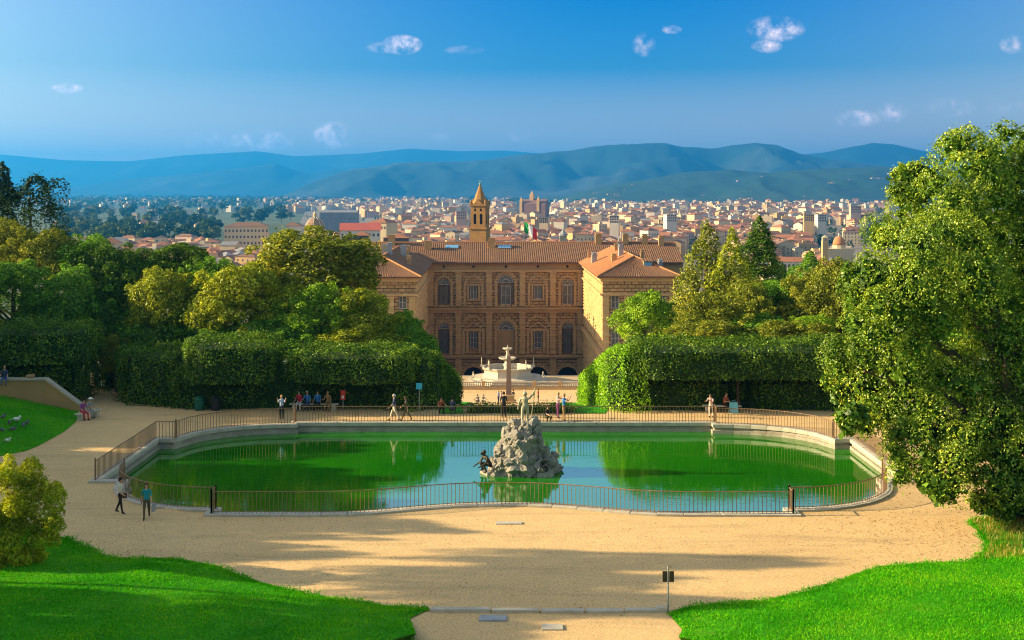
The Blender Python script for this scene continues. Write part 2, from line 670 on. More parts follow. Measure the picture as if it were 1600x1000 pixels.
def railing(label, line, n_posts=()):
    t = thing('railing', label, 'railing', (line[0][0], line[0][1], 0), 0, 'iron railings round the pond')
    o = Vector((line[0][0], line[0][1], 0))
    pts = [Vector((x, y, 0)) - o for x, y in line]
    for z, r in ((1.10, 0.024), (0.17, 0.016)):
        m = MB()
        m.tube([p + Vector((0, 0, z)) for p in pts], r, 6)
        m.build('rail', IRON, t)
    seg = [(pts[i + 1] - pts[i]).length for i in range(len(pts) - 1)]
    total, s = sum(seg), 0.1
    while s < total:
        d = s
        for i, L in enumerate(seg):
            if d <= L: break
            d -= L
        p = pts[i].lerp(pts[i + 1], min(1, d / seg[i]))
        link('bar', BAR, t, loc=p)
        s += 0.2
    for p in (pts[0], pts[-1]):
        link('post', POST, t, loc=p)
    return t


def side(sgn, idx):
    return [(PX + sgn * HALF[i][0], HALF[i][1]) for i in idx]


i_c, i_s0 = 9, 19        # curve start, side start
near = side(-1, range(8, 0, -1)) + side(1, range(0, 9))
railing('low iron railing bowed in the middle along the near edge of the pond', near)
for sg, w in ((-1, 'left'), (1, 'right')):
    railing('short iron railing return at the %s step of the near pond edge' % w, side(sg, [8, 9]))
    railing('curved iron railing on the near %s corner of the pond' % w, side(sg, range(9, 19)))
    railing('straight iron railing along the %s end of the pond' % w, side(sg, [19, 20, 21]))
    railing('curved iron railing on the far %s corner of the pond' % w, side(sg, range(21, 33)))
far = [(PX - 13.6, 83.0), (PX + 13.6, 83.0)]
railing('long straight iron railing along the far edge of the pond', far)

# ------------------------------------------------------------------ lawns
L_EDGE = [tuple(W(x, y).xy) for x, y in ((640, 968), (668, 954), (610, 951), (560, 945), (500, 935), (450, 925), (415, 916), (380, 905), (345, 892), (310, 883), (275, 877), (240, 875), (200, 876), (160, 873), (130, 858), (100, 842), (40, 815), (-60, 800))]
R_EDGE = [tuple(W(x, y).xy) for x, y in ((1066, 985), (1046, 962), (1070, 953), (1100, 947), (1150, 944), (1200, 940), (1250, 930), (1300, 915), (1340, 900), (1380, 888), (1415, 884), (1450, 882), (1490, 881), (1520, 879), (1540, 866), (1546, 850), (1530, 830), (1518, 815), (1600, 797), (1700, 780))]


def hill_np(y):
    t = 38.0 - y
    return np.where(t <= 0, 0.0, 0.34 * t * np.minimum(1.0, t / 4.0))


def lawn_z(edge, rise, top, y0):
    def f(x, y):
        d = dist_np(np.asarray(x, float), np.asarray(y, float), edge)
        wav = 0.05 * np.sin(np.asarray(x) * 0.9 + 1.3) * np.sin(np.asarray(y) * 0.8) * np.minimum(1, d)
        z = hill_np(np.asarray(y, float)) + 0.03 + top * (1 - np.exp(-d * rise / top)) + wav
        return z if np.ndim(z) else float(z)
    return f


lz = lawn_z(L_EDGE, 0.16, 0.8, 0)
rz_ = lawn_z(R_EDGE, 0.14, 0.7, 0)
L_POLY = L_EDGE + [(-60, 61), (-60, -24), (-3.3, -24), (-3.2, 42.6)]
R_POLY = R_EDGE + [(60, 62), (60, -24), (5.6, -24), (5.55, 42.6)]
sheet('lawn_left', L_POLY, [], 1.2, lz, LAWN)
sheet('lawn_right', R_POLY, [], 1.2, rz_, LAWN)
M_EDGE = [tuple(W(x, y).xy) for x, y in ((116, 634), (123, 645), (118, 660), (100, 675), (80, 686), (60, 697), (40, 705), (0, 713), (-60, 722), (-160, 730))]
M_POLY = M_EDGE + [(-60, 71), (-60, 88.0), (-30.3, 88.0)]


def mz(x, y):
    d = dist_line(x, y, M_EDGE)
    return 0.02 + 1.5 * (1 - math.exp(-(d / 4.5) ** 1.5))


def mz_np(x, y):
    return 0.02 + 1.5 * (1 - np.exp(-(dist_np(x, y, M_EDGE) / 4.5) ** 1.5))


sheet('lawn_mound', M_POLY, [], 0.8, mz, LAWN)


def blades(name, poly, zf, n, ymin, ymax, xmin, xmax, mat, hmin=0.035, hmax=0.085, seed=1, label=None, keep=None, edge=None):
    rg = np.random.default_rng(seed)
    x = rg.uniform(xmin, xmax, n * 3)
    y = rg.uniform(ymin, ymax, n * 3)
    ok = in_poly_np(x, y, poly)
    if keep is not None: ok &= keep(x, y)
    x, y = x[ok][:n], y[ok][:n]
    if edge is not None:
        q = edge_band(edge, zf, n // 6, seed + 50)
        x, y = np.append(x, q[:, 0]), np.append(y, q[:, 1])
    p = np.column_stack([x, y, zf(x, y) - 0.01])
    k = len(p)
    th = rg.uniform(0, 2 * np.pi, k)
    h = rg.uniform(hmin, hmax, k)
    lean = rg.uniform(0.1, 0.8, k) * h
    w = rg.uniform(0.012, 0.028, k)
    dx, dy = np.cos(th), np.sin(th)
    v = np.empty((k, 3, 3))
    v[:, 0] = p + np.stack([-dy * w, dx * w, 0 * w], 1)
    v[:, 1] = p + np.stack([dy * w, -dx * w, 0 * w], 1)
    v[:, 2] = p + np.stack([dx * lean, dy * lean, h], 1)
    o = link(name, raw_mesh(name, v.reshape(-1, 3), 3, mat))
    return tag(o, label, 'grass', kind='stuff')


def raw_mesh(name, verts, k, mat):
    """mesh of separate k-gons straight from an array"""
    nv = len(verts)
    me = bpy.data.meshes.new(name)
    me.vertices.add(nv)
    me.vertices.foreach_set('co', np.ascontiguousarray(verts, dtype=np.float32).ravel())
    me.loops.add(nv)
    me.loops.foreach_set('vertex_index', np.arange(nv, dtype=np.int32))
    me.polygons.add(nv // k)
    me.polygons.foreach_set('loop_start', np.arange(0, nv, k, dtype=np.int32))
    me.materials.append(mat)
    me.update(calc_edges=True)
    return me


def edge_band(edge, zf, n, seed):
    """tufts that straggle over the edge of a lawn"""
    rg = np.random.default_rng(seed)
    e = np.array(edge)
    L = np.linalg.norm(np.diff(e, axis=0), axis=1)
    k = rg.choice(len(L), n, p=L / L.sum())
    q = e[k] + (e[k + 1] - e[k]) * rg.random((n, 1))
    tuft = 0.10 + 0.22 * (0.5 + 0.5 * np.sin(q[:, 0] * 4.1 + 2 * np.sin(q[:, 1] * 2.7)))
    q = q + rg.normal(0, 1, (n, 2)) * tuft[:, None] * 0.6
    return q


blades('grass', L_POLY, lz, 95000, 35, 58, -21, -2.2, BLADE, seed=2, label='short mown grass of the shaded lawn at the bottom left', edge=L_EDGE[1:16])
blades('grass', M_POLY, mz_np, 30000, 72, 88, -36, -27, BLADE, seed=6, label='short grass of the lawn mound below the garden wall')
blades('grass', R_POLY, rz_, 95000, 35, 56, 4.8, 21, BLADE, seed=3, label='short mown grass of the sunny lawn at the bottom right', edge=R_EDGE[1:])
dryline = [tuple(W(x, y).xy) for x, y in ((1528, 868), (1560, 850), (1600, 840), (1660, 830))]
blades('dry_grass', R_POLY, rz_, 9000, 50, 62, 18, 29, DRYBLADE, 0.1, 0.3, 4, 'tall yellowing grass under the big tree by the gravel',
       keep=lambda a, b_: b_ > 52.0)

# ------------------------------------------------------------------ palace materials
def mat_rustic(name, c1, c2, c3, bw=1.5, bh=0.72):
    m, g, b = new_mat(name)
    tc = g.n('TexCoord')
    v = tc.outputs['Object']
    sep = g.n('SeparateXYZ'); g.l(v, sep.inputs[0])
    cmb = g.n('CombineXYZ')
    g.l(g.math('ADD', sep.outputs['X'], sep.outputs['Y']), cmb.inputs[0]); g.l(sep.outputs['Z'], cmb.inputs[1])
    br = g.n('TexBrick')
    br.inputs['Scale'].default_value = 1.0
    br.inputs['Brick Width'].default_value = bw
    br.inputs['Row Height'].default_value = bh
    br.inputs['Mortar Size'].default_value = 0.085
    br.inputs['Mortar Smooth'].default_value = 0.6
    br.inputs['Color1'].default_value = (*c1, 1); br.inputs['Color2'].default_value = (*c2, 1); br.inputs['Mortar'].default_value = (*c3, 1)
    g.l(cmb.outputs[0], br.inputs['Vector'])
    nz = g.noise(v, 0.35, 5, 0.65)
    c = g.mix(0.8, br.outputs['Color'], g.ramp(nz, [(0.3, (0.68, 0.66, 0.64)), (0.5, (1, 1, 1)), (0.75, (1.25, 1.2, 1.1))]), 'MULTIPLY')
    g.l(c, b.inputs['Base Color'])
    b.inputs['Roughness'].default_value = 0.92
    bp = g.n('Bump'); bp.inputs['Strength'].default_value = 1.0; bp.inputs['Distance'].default_value = 0.3
    g.l(g.math('SUBTRACT', g.math('MULTIPLY', g.noise(v, 2.5, 4, 0.6), 0.6), br.outputs['Fac']), bp.inputs['Height'])
    g.l(bp.outputs[0], b.inputs['Normal'])
    return m


PIETRA = mat_rustic('rustic_sandstone', (0.50, 0.305, 0.125), (0.38, 0.225, 0.09), (0.17, 0.10, 0.045))
PIETRA_TRIM = pm('sandstone_trim', (0.56, 0.35, 0.145), (0.42, 0.26, 0.11), 0.6, 0.9, 0.5, 5, 0.05)
PIETRA_BOSS = pm('sandstone_boss', (0.58, 0.37, 0.15), (0.45, 0.28, 0.115), 0.5, 0.92, 0.6, 5, 0.06, island=0.16)
PLASTER = pm('ochre_plaster', (0.44, 0.275, 0.115), (0.33, 0.205, 0.09), 0.25, 0.95, 0.3, 3, 0.03)
TILE = pm('roof_tile', (0.27, 0.125, 0.055), (0.15, 0.075, 0.038), 0.7, 0.9, 0.4, 5, 0.06, detail=6, c3=(0.23, 0.125, 0.07))
TILE_ORANGE = pm('orange_roof_tile', (0.48, 0.20, 0.07), (0.37, 0.155, 0.06), 0.8, 0.9, 0.4, 5, 0.05)
SHUTTER = pm('wood_shutter', (0.16, 0.10, 0.055), (0.11, 0.07, 0.04), 2, 0.75, 0.2, 20, 0.02)
PANE = pm('window_pane', (0.15, 0.14, 0.12), (0.08, 0.075, 0.065), 0.6, 0.25, spec=0.4)
FAN = pm('fanlight_frame', (0.52, 0.47, 0.40), (0.42, 0.38, 0.32), 2, 0.6)
DARK = pm('dark_interior', (0.035, 0.028, 0.022), (0.02, 0.016, 0.013), 0.5, 0.95)
LEAD = pm('grey_metal', (0.30, 0.31, 0.32), (0.22, 0.23, 0.24), 1.5, 0.5, 0.2)
SKYLIGHT = pm('skylight_glass', (0.10, 0.30, 0.55), (0.14, 0.36, 0.6), 0.8, 0.08, spec=0.8)
MARBLE = pm('pale_marble', (0.56, 0.48, 0.36), (0.42, 0.36, 0.27), 1.2, 0.7, 0.4, 9, 0.03)
GRANITE = pm('pink_granite', (0.34, 0.20, 0.145), (0.27, 0.16, 0.12), 2.5, 0.7, 0.3, 20, 0.02)

# palace frame: origin in the middle of the court facade, x along it, y away from the garden, local z = 0 at world -30
PAL = thing('palace', 'huge brown rusticated stone palace with projecting wings and tiled roofs', 'palace', (-1.6, 316, -30), R(1.09))


def arch(cx, z0, zs, w, n=10):
    """outline of an arched opening, springing at zs"""
    r = w / 2
    return [(cx - r, z0), (cx + r, z0)] + [(cx + r * math.cos(math.pi * k / n), zs + r * math.sin(math.pi * k / n)) for k in range(n + 1)]


def rect(x0, z0, x1, z1):
    return [(x0, z0), (x1, z0), (x1, z1), (x0, z1)]


def wall_panel(mb, outer, holes, y, depth, M=None, m=0, mr=None):
    """a wall in the xz plane facing -y, with openings cut through to `depth` and their reveals"""
    rings = [outer] + holes
    tris = tessellate_polygon([[Vector((x, z, 0)) for x, z in r] for r in rings])
    flat = [p for r in rings for p in r]
    f3 = []
    for t in tris:
        a, b_, c_ = [Vector(flat[i]) for i in t]
        f3.append(tuple(t) if (b_ - a).cross(c_ - a) > 0 else tuple(t[::-1]))
    vs = [Vector((x, y, z)) for x, z in flat]
    mb.add([M @ v for v in vs] if M else vs, f3, m)
    for h in holes:
        k = len(h)
        vs = [Vector((x, y, z)) for x, z in h] + [Vector((x, y + depth, z)) for x, z in h]
        mb.add([M @ v for v in vs] if M else vs, [(i, k + i, k + (i + 1) % k, (i + 1) % k) for i in range(k)], m if mr is None else mr)


def banded(mb, x0, x1, y0, y1, z0, z1, course=0.75, gap=0.09, push=0.16, M=None):
    """a pier of alternating proud and recessed rusticated courses"""
    mb.box((x0 + .12, y0 + .12, z0), (x1 - .12, y1, z1), 0, M)
    z = z0
    i = 0
    while z < z1 - 0.2:
        t = min(z + course - gap, z1)
        e = 0.0 if i % 2 == 0 else push * 0.55
        mb.box((x0 + e, y0 + e, z), (x1 - e, y1, t), 0, M, 0.05)
        z += course
        i += 1


def ring(mb, cx, zs, r0, r1, y0, y1, n=11, M=None, gap=0.03):
    """voussoirs round an arch, each a separate wedge"""
    for k in range(n):
        a0, a1 = math.pi * k / n + gap, math.pi * (k + 1) / n - gap
        rr = r1 + (0.14 if k % 2 == 0 else 0)
        q = [(cx + r * math.cos(a), zs + r * math.sin(a)) for r, a in ((r0, a0), (rr, a0), (rr, a1), (r0, a1))]
        vs = [Vector((x, y, z)) for y in (y0, y1) for x, z in q]
        mb.add([M @ v for v in vs] if M else vs, [(0, 3, 2, 1), (4, 5, 6, 7), (0, 1, 5, 4), (1, 2, 6, 5), (2, 3, 7, 6), (3, 0, 4, 7)])


def window_part(parent, cx, z0, w, h, y, shutters=True, dark=False, mull=1):
    f = MB()
    t = 0.14
    f.box((cx - w / 2, y - .02, z0), (cx - w / 2 + t, y + .12, z0 + h)); f.box((cx + w / 2 - t, y - .02, z0), (cx + w / 2, y + .12, z0 + h))
    f.box((cx - w / 2 + t, y - .02, z0 + h - t), (cx + w / 2 - t, y + .12, z0 + h)); f.box((cx - w / 2 + t, y - .02, z0), (cx + w / 2 - t, y + .12, z0 + t))
    f.box((cx - .06, y - .01, z0 + t), (cx + .06, y + .1, z0 + h - t))
    for k in range(1, 1 + mull):
        zz = z0 + h * k / (mull + 1)
        f.box((cx - w / 2 + t, y, zz - .04), (cx + w / 2 - t, y + .09, zz + .04))
    wo = f.build('window', FAN if not dark else SHUTTER, parent)
    p = MB()
    p.box((cx - w / 2 + .02, y + .12, z0 + .02), (cx + w / 2 - .02, y + .16, z0 + h - .02))
    p.build('pane', PANE, wo)
    if shutters:
        for s in (-1, 1):
            q = MB()
            a, b_ = cx + s * (w / 2 + .05), cx + s * (w / 2 + w * .42)
            q.box((min(a, b_), y - .16, z0 - .05), (max(a, b_), y - .08, z0 + h + .05))
            for k in range(6):
                zz = z0 + h * (k + .3) / 6
                q.box((min(a, b_) + .08, y - .19, zz), (max(a, b_) - .08, y - .155, zz + h / 6 * .6))
            q.build('shutter', SHUTTER, wo)
    return wo


def fanlight(parent, cx, zs, w, y):
    r = w / 2
    p = MB()
    p.add([(cx + r * math.cos(math.pi * k / 14), y + .1, zs + r * math.sin(math.pi * k / 14)) for k in range(15)], [tuple(range(15))])
    po = p.build('fanlight', PANE, parent)
    f = MB()
    for k in range(14):
        a0, a1 = math.pi * k / 14, math.pi * (k + 1) / 14
        for r0, r1 in ((r * .88, r), (r * .42, r * .5)):
            q = [(cx + rr * math.cos(a), zs + rr * math.sin(a)) for rr, a in ((r0, a0), (r1, a0), (r1, a1), (r0, a1))]
            f.add([(x, yy, z) for yy in (y - .02, y + .08) for x, z in q], [(0, 3, 2, 1), (0, 1, 5, 4), (2, 3, 7, 6)])
    for k in range(1, 8):
        a = math.pi * k / 8
        f.cyl((cx + r * .46 * math.cos(a), y + .02, zs + r * .46 * math.sin(a)), (cx + r * .92 * math.cos(a), y + .02, zs + r * .92 * math.sin(a)), .07, n=4)
    f.box((cx - r, y - .02, zs - .12), (cx + r, y + .1, zs))
    f.build('frame', FAN, po)


BAYS = [-15.2, -7.9, 0.1, 8.0, 15.3]
HWC = 19.25
GZ = -8.2                     # court level in palace coordinates
holes_top, holes_mid, holes_gr = [], [], []
wb, tr, dk = MB(), MB(), MB()
for i, cx in enumerate(BAYS):
    # upper floor
    if i in (0, 4):
        holes_top.append(arch(cx, 17.2, 22.2, 3.0))
    elif i == 2:
        holes_top.append(arch(cx, 17.2, 22.6, 4.0))
    else:
        holes_top.append(rect(cx - 1.15, 18.6, cx + 1.15, 21.9))
    # middle floor
    if i in (0, 4):
        holes_mid.append(arch(cx, 5.2, 11.4, 2.7))
    elif i == 2:
        holes_mid.append(arch(cx, 5.2, 11.0, 4.2))
    else:
        holes_mid.append(rect(cx - 1.1, 6.3, cx + 1.1, 10.4))
    holes_gr.append(arch(cx, GZ + .1, -0.7, 5.0))
    ring(tr, cx, -0.7, 2.5, 3.3, -.22, .02, 13)
    if i in (0, 2, 4):
        w = (3.0, 0, 4.0, 0, 3.0)[i]
        zs = 22.6 if i == 2 else 22.2
        ring(tr, cx, zs, w / 2 + .05, w / 2 + .75, -.2, .02, 13)
        w2, zs2 = (4.2, 11.0) if i == 2 else (2.7, 11.4)
        ring(tr, cx, zs2, w2 / 2 + .05, w2 / 2 + .8, -.24, .02, 11)
        for s in (-1, 1):
            banded(tr, cx + s * (w / 2 + .42) - .34, cx + s * (w / 2 + .42) + .34, -.16, .02, 16.9, zs, .8, .08, .1)
            banded(tr, cx + s * (w2 / 2 + .42) - .36, cx + s * (w2 / 2 + .42) + .36, -.2, .02, 4.9, zs2, .8, .08, .1)
    else:
        ring(tr, cx, 22.2, 1.75, 2.3, -.2, .02, 13)                # blind arch over the small window
        tr.box((cx - 2.3, -.14, 21.95), (cx + 2.3, .02, 22.25))
        tr.box((cx - 1.5, -.2, 18.2), (cx + 1.5, .02, 18.5))
        for s in (-1, 1):
            tr.box((cx + s * 1.35 - .2, -.15, 18.5), (cx + s * 1.35 + .2, .02, 21.95))
            tr.box((cx + s * 2.2 - .28, -.13, 17.0), (cx + s * 2.2 + .28, .02, 21.95))
            tr.box((cx + s * 1.5 - .28, -.18, 5.2), (cx + s * 1.5 + .28, .02, 10.7))
            tr.box((cx + s * 2.45 - .3, -.13, 4.9), (cx + s * 2.45 + .3, .02, 11.2))
        tr.box((cx - 2.2, -.3, 10.75), (cx + 2.2, .02, 11.15))      # pediment
        for s in (-1, 1):
            tr.add([(cx + s * 2.2, y, 11.15) for y in (-.3, .02)] + [(cx, y, 12.6) for y in (-.3, .02)] + [(cx + s * 2.2, y, 11.5) for y in (-.3, .02)] + [(cx, y, 13.0) for y in (-.3, .02)],
                   [(0, 2, 6, 4), (4, 6, 7, 5), (0, 1, 3, 2), (0, 4, 5, 1)])
        ring(tr, cx, 11.6, 2.3, 2.95, -.12, .02, 11)
for z0, z1, hs in ((16.2, 26.0, holes_top), (4.6, 16.2, holes_mid), (GZ, 4.6, holes_gr)):
    wall_panel(wb, rect(-HWC, z0, HWC, z1), hs, 0.0, 0.9)
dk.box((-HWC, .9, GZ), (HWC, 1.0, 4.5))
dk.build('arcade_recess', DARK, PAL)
wb.add([(-HWC, .9, 4.6), (HWC, .9, 4.6), (HWC, .9, 26), (-HWC, .9, 26)], [(0, 1, 2, 3)])
wb.build('court_wall', PIETRA, PAL)
tr.build('arch_stonework', PIETRA_TRIM, PAL)
for x in (-18.5, -11.6, -4.05, 4.15, 11.7, 18.5):
    p = MB()
    banded(p, x - .85, x + .85, -.55, .02, GZ, 3.9, .78, .1, .2)
    banded(p, x - .8, x + .8, -.5, .02, 5.0, 15.0, .74, .1, .2)
    banded(p, x - .75, x + .75, -.45, .02, 16.9, 25.0, .72, .1, .18)
    p.box((x - .95, -.6, 15.0), (x + .95, .02, 15.25)); p.box((x - .9, -.55, 25.0), (x + .9, .02, 25.25))
    p.build('pilaster', PIETRA_TRIM, PAL)
c = MB()
for z0, z1, d in ((3.95, 4.3, .55), (4.3, 4.75, .9), (15.25, 15.7, .6), (15.7, 16.15, .85), (16.15, 16.5, 1.25), (25.25, 25.6, .6), (25.6, 25.85, .75)):
    c.box((-HWC, -d, z0), (HWC, .01, z1))
c.build('cornice', PIETRA_TRIM, PAL)
c = MB()
c.box((-HWC, -.06, 25.85), (HWC, .6, 27.5))
for k in range(30):
    x = -HWC + .6 + k * 1.31
    c.box((x - .18, -.9, 27.1), (x + .18, -.05, 27.5))
c.build('attic_frieze', PLASTER, PAL)
for x in (-15.2, -7.9, .1, 8, 15.3):
    q = MB(); q.lathe([(.32, -.02), (.32, .03)], (0, 0, 0), 10)
    o = q.build('attic_window', DARK, PAL, loc=(x, -.1, 26.6), rot=(R(90), 0, 0))
# windows, one by one
for i, cx in enumerate(BAYS):
    if i in (0, 4):
        window_part(PAL, cx, 17.2, 2.4, 4.7, .35, True, i == 0); fanlight(PAL, cx, 22.2, 2.7, .35)
        window_part(PAL, cx, 5.2, 2.0, 5.9, .4, False, True, 2); fanlight(PAL, cx, 11.4, 2.5, .35)
    elif i == 2:
        window_part(PAL, cx, 17.2, 2.4, 4.6, .35, True); fanlight(PAL, cx, 22.6, 3.8, .35)
        q = MB(); q.box((cx - 2.1, .35, 5.2), (cx + 2.1, .5, 10.9)); q.box((cx - 1.0, .25, 5.2), (cx + 1.0, .36, 9.2)); q.build('blind_panel', PLASTER, PAL)
        fanlight(PAL, cx, 11.0, 4.0, .3)
    else:
        window_part(PAL, cx, 18.6, 1.7, 3.3, .3, True); window_part(PAL, cx, 6.4, 1.8, 4.0, .3, False, False, 2)


def corrugated(mb, p00, p10, p11, p01, rib=0.52, amp=0.09, m=0):
    """roof slope p00-p10 (eave) to p01-p11 (ridge) as rows of half-round tiles running up the slope"""
    p00, p10, p11, p01 = map(Vector, (p00, p10, p11, p01))
    k = max(2, int((p10 - p00).length / rib))
    nrm = (p10 - p00).cross(p01 - p00)
    if nrm.length < 1e-6: nrm = (p10 - p00).cross(p11 - p00)
    nrm.normalize()
    if nrm.z < 0: nrm = -nrm
    prof = ((0.0, 0.0), (0.22, 1.0), (0.5, 1.25), (0.78, 1.0))
    vs = []
    for i in range(k):
        for f, h in prof:
            t = (i + f) / k
            a, b_ = p00.lerp(p10, t), p01.lerp(p11, t)
            vs += [a + nrm * (amp * h), b_ + nrm * (amp * h)]
    vs += [p10, p11]
    n = len(vs) // 2
    mb.add(vs, [(2 * i, 2 * i + 2, 2 * i + 3, 2 * i + 1) for i in range(n - 1)], m)


# main roof over the court front
rf = MB()
EZ, RZ = 27.6, 32.0
corrugated(rf, (-38, -1.3, EZ), (44, -1.3, EZ), (44, 13.5, RZ), (-38, 13.5, RZ))
corrugated(rf, (44, 28, EZ), (-38, 28, EZ), (-38, 13.5, RZ), (44, 13.5, RZ))
rf.box((-38, -1.25, EZ - .22), (44, .2, EZ - .03))
ro = rf.build('roof', TILE, PAL)
rg = MB(); rg.tube([(-38, 13.5, RZ + .08), (44, 13.5, RZ + .08)], .2, 6); rg.build('ridge_tile', TILE_ORANGE, ro)
for x in (-13.5, -.1):
    q = MB(); q.box((-1.7, -1.2, -.05), (1.7, 1.2, .12)); s_ = q.build('skylight', LEAD, ro, loc=(x, 9.6, 31.05), rot=(math.atan2(4.4, 14.8), 0, 0))
for x in (-14.5, .9):
    q = MB()
    for k in range(4):
        q.box((-1.5 + k * .78, -1.0, .13), (-1.5 + k * .78 + .68, 1.0, .17))
    # glass of the skylight
    q.build('skylight_glass', SKYLIGHT, ro, loc=(-13.5 if x < 0 else -.1, 9.6, 31.05), rot=(math.atan2(4.4, 14.8), 0, 0))


def chimney(parent, x, y, z, w, h, d=None, mt=None):
    q = MB(); d = d or w
    q.box((x - w / 2, y - d / 2, z - 1.5), (x + w / 2, y + d / 2, z + h)); q.box((x - w / 2 - .12, y - d / 2 - .12, z + h), (x + w / 2 + .12, y + d / 2 + .12, z + h + .18))
    q.box((x - w / 2 + .1, y - d / 2 + .1, z + h + .18), (x + w / 2 - .1, y + d / 2 - .1, z + h + .55)); q.box((x - w / 2 - .05, y - d / 2 - .05, z + h + .55), (x + w / 2 + .05, y + d / 2 + .05, z + h + .7))
    q.build('chimney', mt or PLASTER, parent)


for x, y, w, h in ((-19.5, 8.5, 1.7, 1.5), (-3.3, 10.2, 1.6, 1.6), (-29, 12, 1.8, 1.8), (24, 12.5, 1.6, 2.0), (31, 12.8, 1.4, 1.9), (36, 12.5, 1.5, 1.8), (40, 11, 1.3, 1.9)):
    chimney(ro, x, y, EZ + (y + 1.3) * .297, w, h)
mb = MB(); mb.box((-38, .3, GZ), (-HWC - .2, 27, EZ - .1)); mb.box((HWC + .2, .3, GZ), (44, 27, EZ - .1)); mb.box((-HWC - .2, 1.2, GZ), (HWC + .2, 27, EZ - .1)); mb.build('main_block', PLASTER, PAL)


# the two wings
def wing(s):
    x0, x1 = HWC, HWC + 15.0
    X = lambda x: s * x
    yf = -53.0
    w = MB()
    # inner wall (towards the court) and front
    fl = lambda vs: vs if s > 0 else vs[::-1]
    def qd(mb, vs, m=0):
        mb.add(vs, [tuple(range(len(vs)))] if s > 0 else [tuple(range(len(vs)))[::-1]], m)
    qd(w, [(X(x0), .0, GZ), (X(x0), yf, GZ), (X(x0), yf, 27.6), (X(x0), 0, 27.6)])
    qd(w, [(X(x1), yf, GZ), (X(x1), 0, GZ), (X(x1), 0, 27.6), (X(x1), yf, 27.6)])
    w.build('wing_side', PIETRA, PAL)
    fr = MB()
    Mx = Matrix.Translation((X((x0 + x1) / 2), yf, 0))
    hs, wins = [], []
    for k, cx in enumerate((-4.9, 0, 4.9)):
        for z0, h in ((21.0, 2.7), (13.0, 3.6), (4.0, 4.0)):
            hs.append(rect(cx - .85, z0, cx + .85, z0 + h)); wins.append((cx, z0, h))
    wall_panel(fr, rect(-7.5, GZ, 7.5, 27.6), hs, 0.0, .45, Mx)
    fo = fr.build('wing_front', PIETRA, PAL)
    for cx, z0, h in wins:
        wo = window_part(PAL, X((x0 + x1) / 2) + cx, z0 + .02, 1.62, h - .04, yf + .25, False)
    q = MB()
    for cx in (-6.85, -2.45, 2.45, 6.85):
        xx = X((x0 + x1) / 2) + cx
        banded(q, xx - .75, xx + .75, yf - .4, yf + .02, 12.3, 23.6, .78, .2, .3)
        banded(q, xx - .85, xx + .85, yf - .5, yf + .02, GZ, 11.0, .78, .2, .3)
    q.build('quoin', PIETRA_BOSS, PAL)
    # rusticated bosses of the side wall towards the court
    bs = MB()
    rg_ = random.Random(7 + s)
    z, r = GZ, 0
    while z < 25.2:
        if not (10.8 < z < 12.2):
            y = yf + .2 + (.8 if r % 2 else 0)
            while y < -1.6:
                d = .16 + rg_.uniform(0, .12)
                y1_, z1_ = y + 1.5, z + .66
                e = .16
                xa, xb = X(x0), X(x0 - d)
                bs.add([(xa, y, z), (xa, y1_, z), (xa, y1_, z1_), (xa, y, z1_), (xb, y + e, z + e), (xb, y1_ - e, z + e), (xb, y1_ - e, z1_ - e), (xb, y + e, z1_ - e)],
                       [(4, 7, 6, 5), (0, 4, 5, 1), (1, 5, 6, 2), (2, 6, 7, 3), (3, 7, 4, 0)] if s > 0 else [(4, 5, 6, 7), (0, 1, 5, 4), (1, 2, 6, 5), (2, 3, 7, 6), (3, 0, 4, 7)])
                y += 1.62
        z += .74
        r += 1
    tag(bs.build('rusticated_blocks', PIETRA_BOSS, PAL), kind='stuff')
    # ledges
    lg = MB()
    for z0, z1, d in ((11.0, 11.5, .5), (11.5, 11.95, .95)):
        a, b_ = sorted((X(x0 - d), X(x1 + .3)))
        lg.box((a, yf - d, z0), (b_, -.9, z1))
    for z0, z1, d in ((23.7, 24.1, .55), (26.6, 27.2, .5), (27.2, 27.55, .9)):
        a, b_ = sorted((X(x0 - d), X(x1 + d)))
        lg.box((a, yf - d, z0), (b_, -.95, z1))
    lg.build('ledge', PIETRA_TRIM, PAL)
    # hipped roof, its ridge running back to the main roof
    e = 1.3
    xa, xb, xm = X(x0 - e), X(x1 + e), X((x0 + x1) / 2)
    ez, rz2, ym = 27.6, 31.3, yf + 8.8
    r = MB()
    inner = [(xa, 2.0, ez), (xa, yf - e, ez), (xm, ym, rz2), (xm, 6.0, rz2)]
    outer = [(xb, yf - e, ez), (xb, 2.0, ez), (xm, 6.0, rz2), (xm, ym, rz2)]
    front = [(xa, yf - e, ez), (xb, yf - e, ez), (xm, ym, rz2), (xm, ym, rz2)]
    corrugated(r, *inner, m=1 if s > 0 else 0)  # right wing's sun-facing slope: sunlight put into a brighter orange tile colour
    corrugated(r, *outer)
    corrugated(r, *front)
    a, b_ = sorted((xa, xb))
    r.box((a + .05, yf - e + .05, ez - .2), (b_ - .05, -1.4, ez - .02))
    wr = r.build('wing_roof', [TILE, TILE_ORANGE], PAL)
    h = MB()
    for cx in (xa, xb):
        h.tube([(cx, yf - e, ez + .1), (xm, ym, rz2 + .12)], .2, 6)
    h.tube([(xm, ym, rz2 + .12), (xm, 6, rz2 + .12)], .2, 6)
    h.build('ridge_tile', TILE_ORANGE, wr)
    rg_ = random.Random(31 + s)
    for k in range(8):
        t = rg_.uniform(.2, .95)
        yy = ym + (2 - ym) * (k + .5) / 8
        xx = xm + X(1) * (-(1 if k % 3 else -1)) * (1 - t) * 8
        zz = ez + (rz2 - ez) * t
        chimney(wr, xx, yy, zz, rg_.uniform(.7, 1.3), rg_.uniform(1.0, 2.0), rg_.uniform(.7, 2.2), PLASTER if k % 2 else LEAD)
